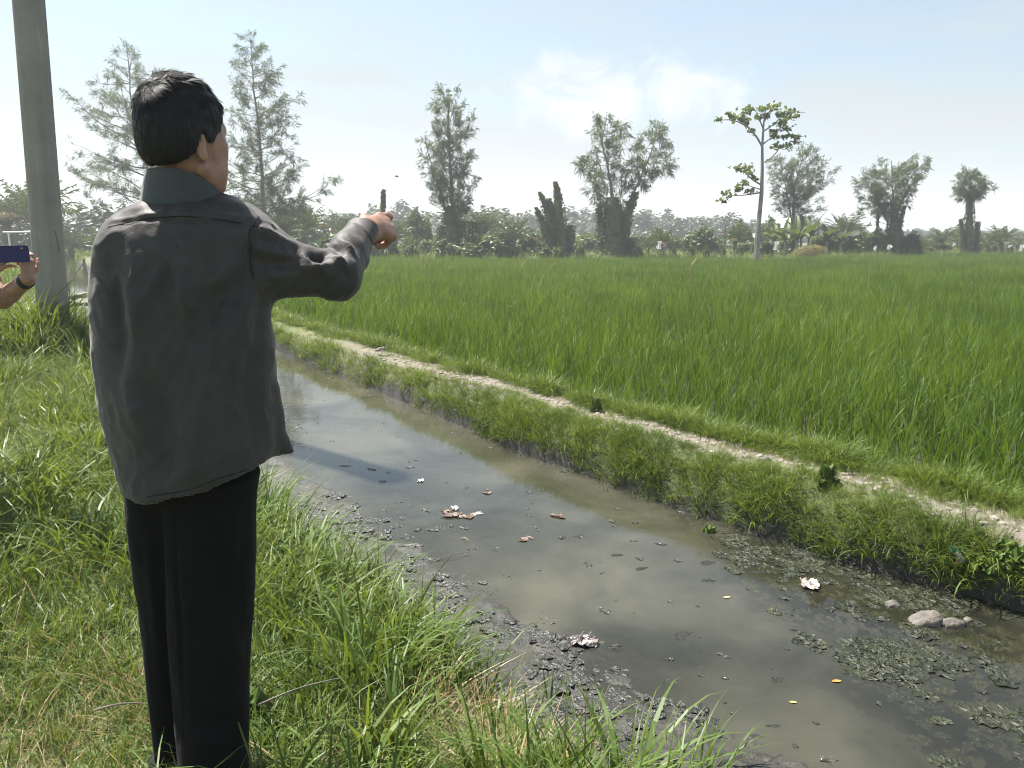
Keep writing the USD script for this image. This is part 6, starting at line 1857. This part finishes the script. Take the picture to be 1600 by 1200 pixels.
for u, v, w_, mat, label in ((1307, 1065, 17, plain('orange_leaf', (0.46, 0.19, 0.05), 0.5), 'orange leaf floating alone on open water near the bottom right'), (1239, 1098, 13, plain('yellow_leaf', (0.40, 0.32, 0.08), 0.5), 'narrow yellow leaf on the water left of the orange leaf'), (1136, 934, 14, plain('tan_leaf', (0.38, 0.29, 0.19), 0.5), 'small tan leaf upright in mid-canal'), (720, 806, 42, BROWNLEAF, 'reddish brown leaf litter heaped by a white scrap'), (703, 800, 26, BROWNLEAF, 'dark brown curled leaf left of the white scrap'), (760, 770, 22, BROWNLEAF, 'brown leaf clump on the water in the left of the canal'), (872, 808, 28, BROWNLEAF, 'brown leaf clump drifting in mid-canal'), (824, 842, 28, BROWNLEAF, 'brown leaf clump between shore muck and mid-canal')):
    p_ = onz(u, v, WATER_Z)
    L_ = w_ * p_[1] / F_PX * (0.8 if mat is BROWNLEAF else 1)
    t = thing('floating_leaf', label, 'leaf', (p_[0], p_[1], WATER_Z + 0.001), rotz=rng.uniform(-0.3, 0.3))
    m = 6 if mat is BROWNLEAF else 1
    for q_ in range(m):
        lm = leaf_mesh(rng, L_ * (1.0 if m == 1 else rng.uniform(0.4, 0.8)), L_ * rng.uniform(0.3, 0.5), 0.12 if m > 1 else 0.1)
        a = rng.uniform(0, 6.28) if m > 1 else 0
        lv_ = lm[0] @ np.array([[math.cos(a), math.sin(a), 0], [-math.sin(a), math.cos(a), 0], [0, 0, 1]]) + ([rng.normal(0, L_ * 0.25), rng.normal(0, L_ * 0.2), rng.uniform(-0.004, 0.002)] if m > 1 else [0, 0, 0])
        obj('blade', (lv_, lm[1]), mat, t)


def crumpled(rng, n=15, amp=0.22):
    g = np.linspace(-0.5, 0.5, n)
    gu, gv = np.meshgrid(g, g, indexing='ij')
    p_ = np.stack([gu, gv, np.zeros_like(gu)], -1).reshape(-1, 3)
    o_ = rng.uniform(0, 90)
    nz = np.stack([meshkit.fbm(p_ * 4.5 + o_ + 13 * k, 3, 3 + k) - 0.5 for k in range(3)], -1)
    p_ = p_ * 0.8 + np.sign(nz) * np.abs(nz) ** 0.8 * np.array([0.7, 0.7, 2.2]) * amp * 1.6
    p_[:, 2] -= p_[:, 2].min()
    i, j = np.meshgrid(np.arange(n - 1), np.arange(n - 1), indexing='ij')
    return p_, np.stack([i * n + j, (i + 1) * n + j, (i + 1) * n + j + 1, i * n + j + 1], -1).reshape(-1, 4)


DIRTYW = rough_mat('dirty_white_plastic', [(0.3, (0.15, 0.125, 0.112)), (0.6, (0.30, 0.265, 0.245))], scale=30, rough=0.4, bump=0.1, spec=0.5)
for u, v, w_, h_, mat, label in ((912, 1005, 46, 0.5, DIRTYW, 'crumpled whitish plastic bag on the black muck of the near shore'), (657, 752, 13, 0.5, WHITE, 'small white scrap floating in the left of the canal'), (711, 797, 13, 0.8, WHITE, 'white scrap at the edge of the brown leaf litter'), (746, 803, 17, 0.3, DIRTYW, 'flat pale scrap right of the brown leaf litter'), (1265, 915, 40, 0.3, DIRTYW, 'pinkish torn scrap among the water weed in the right of the canal')):
    z_ = max(WATER_Z, float(height(np.array(onz(u, v, WATER_Z)[0]), np.array(onz(u, v, WATER_Z)[1]))))
    p_ = onz(u, v, z_)
    L_ = w_ * p_[1] / F_PX * 1.15
    t = thing('plastic_litter', label, 'litter', (p_[0], p_[1], z_ - 0.002), rotz=rng.uniform(0, 3))
    cv2, cf2 = crumpled(rng)
    obj('sheet', (cv2 * [L_, L_ * 0.75, L_ * h_], cf2), mat, t)
    if w_ > 45:
        obj('tip', tube([[-0.01, 0, 0.0], [-0.012, 0.004, 0.03], [0.0, 0.002, 0.055]], [0.008, 0.006, 0.002], 6), mat, t)
p_ = onz(1021, 1126, WATER_Z + 0.01)
t = thing('bottle_cap', 'small round white cap on the muck at the bottom of the near shore', 'cap', p_ - [0, 0, 0.006])
cp = trimesh.creation.cylinder(0.009, 0.010, sections=20); obj('cap', tm(cp), WHITE, t, smooth=40)
cr = trimesh.creation.annulus(0.0088, 0.0096, 0.006, sections=20); cr.apply_translation((0, 0, -0.001)); obj('rim', tm(cr), WHITE, t)
STONE = rough_mat('pale_stone', [(0.3, (0.060, 0.053, 0.045)), (0.7, (0.145, 0.130, 0.114))], scale=20, rough=0.7, bump=0.6, bscale=70)
for u, v, w_, label in ((1450, 972, 62, 'largest pale stone poking out of the weedy water at the right'), (1488, 976, 40, 'middle pale stone right of the largest one in the weedy water'), (1513, 969, 16, 'smallest white stone, right of the two larger ones in the water'), (1395, 945, 26, 'flat grey stone among weed left of the largest pale stone'), (596, 548, 20, 'grey stone lying on the dirt path'), (1195, 720, 24, 'pale stone on the edge of the dirt path in mid-view')):
    z_ = WATER_Z if v > 900 else float(height(np.array(onz(u, v, -0.08)[0]), np.array(onz(u, v, -0.08)[1])))
    p_ = onz(u, v, z_)
    L_ = w_ * p_[1] / F_PX / 1.8
    cv2, cf2 = clod(rng, 0.5, 0.8)
    cv2 = cv2 * (1 + 0.45 * (meshkit.fbm(cv2 * 4.0, 3, int(u)) - 0.5))[:, None]
    st_m = obj('stone', (cv2 * [L_ * 0.8, L_ * 0.7, L_ * 1.1] + p_ + [0, 0, -0.12 * L_], cf2), STONE, None, smooth=35)
    tag(st_m, label, 'stone')
# torn snack wrapper on the far bank
p_ = onz(1500, 880, -0.22)
t = thing('wrapper', 'torn green, white and brown wrapper on the far bank at the right', 'wrapper', p_, rotz=0.3)
gu, gv = np.meshgrid(np.linspace(-0.5, 0.5, 9), np.linspace(0, 1, 13), indexing='ij')
zz_ = 0.006 * np.sin(gu * 9 + gv * 7) + 0.004 * np.sin(gv * 23)
pts_ = np.stack([gu * 0.055 + 0.006 * np.sin(gv * 6), gv * 0.030 + zz_, gv * 0.075 - zz_ * 0.5], -1).reshape(-1, 3)
i, j = np.meshgrid(np.arange(8), np.arange(12), indexing='ij')
q_ = np.stack([i * 13 + j, (i + 1) * 13 + j, (i + 1) * 13 + j + 1, i * 13 + j + 1], -1).reshape(-1, 4)
row = q_[:, 0] % 13
for nm, sel, col in (('green_panel', row >= 8, (0.02, 0.16, 0.11)), ('white_panel', (row < 8) & (q_[:, 0] // 13 >= 3), (0.62, 0.62, 0.58)), ('brown_panel', (row < 8) & (q_[:, 0] // 13 < 3), (0.30, 0.20, 0.09))):
    ids = np.unique(q_[sel])
    obj(nm, (pts_[ids], np.searchsorted(ids, q_[sel])), plain('wrapper_' + nm, col, 0.3, 0.6), t, smooth=True)
# sticks in the muck and grass
for u, v, a, L_, z_, label in ((706, 870, 0.5, 0.20, WATER_Z + 0.005, 'thin dark stick lying in the shore muck'), (727, 843, -0.8, 0.06, WATER_Z + 0.005, 'short pale stick in the shore muck'), (190, 1105, 0.12, 0.14, 0.05, 'dry brown stick in the grass left of the man\'s legs'), (470, 1080, 0.5, 0.22, 0.10, 'dry brown stem lying in the grass right of the man\'s legs'), (1540, 905, -0.35, 0.5, -0.32, 'long pale straw stem trailing down the far bank at the right')):
    p_ = onz(u, v, z_)
    d = np.array([math.cos(a), math.sin(a), 0.06])
    t_m = obj('stick', tube(curve(p_ - d * L_ / 2, p_ + d * L_ / 2, 0.01, 6), np.linspace(0.0032, 0.0016, 6), 6), BAMBOO if 'pale' in label else BARK)
    tag(t_m, label, 'stick')
# leafy weeds on the far bank and a few long blades leaning out over the water
for u, v, z_, w_, h_, label in ((1586, 848, -0.08, 0.22, 0.15, 'bright green leafy weed on the far bank at the right edge'), (1290, 764, -0.09, 0.09, 0.07, 'broad-leaved weed on the far bank left of the bare path patch'), (930, 652, -0.10, 0.08, 0.07, 'small broad-leaved weed beside the dirt path'), (602, 536, -0.10, 0.18, 0.20, 'yellow-tinged weed beside the dirt path'), (1110, 760, -0.10, 0.10, 0.07, 'leafy weed overhanging mid-canal on the far bank'), (372, 1120, 0.0, 0.22, 0.12, 'dark leafy weed at the man\'s right foot')):
    p_ = onz(u, v, z_)
    p_[2] = float(height(np.array(p_[0]), np.array(p_[1])))
    t = thing('weed', label, 'weed', p_)
    stems, leaves = bush_mesh(w_ * 1.4, w_, h_, rng, 0.035, 2600, 0.5, seed=int(u))
    obj('stems', (stems[0] * [1, 1, 1], stems[1]), GRASS, t)
    obj('leaves', leaves, BUSH if u < 600 and v > 1000 else GRASS, t)
EB = [(1090, 1195, 0.9, 0.22, 0.4), (1130, 1199, 0.5, 0.26, 0.6), (1000, 1180, 0.8, 0.22, 0.4), (930, 1150, 1.3, 0.2, 0.3), (860, 1100, 1.0, 0.2, 0.3)]
reeds = []
for u, v, a, L_, le in EB:
    p_ = onz(u, v, WATER_Z + 0.02)
    m = 5
    b_ = p_ + rng.normal(0, 0.015, (m, 3)) * [1, 1, 0]
    reeds.append(blades(b_, a + rng.normal(0, 0.5, m), L_ * rng.uniform(0.6, 1.0, m), rng.uniform(0.006, 0.010, m), le + rng.uniform(0, 0.3, m), rng.uniform(0.3, 1.0, m), 7, roll=rng.normal(0, 0.5, m)))
tag(obj('shore_grass', cat(reeds), GRASS), 'long green grass blades rising from the near shore over the muck', 'grass', kind='stuff')
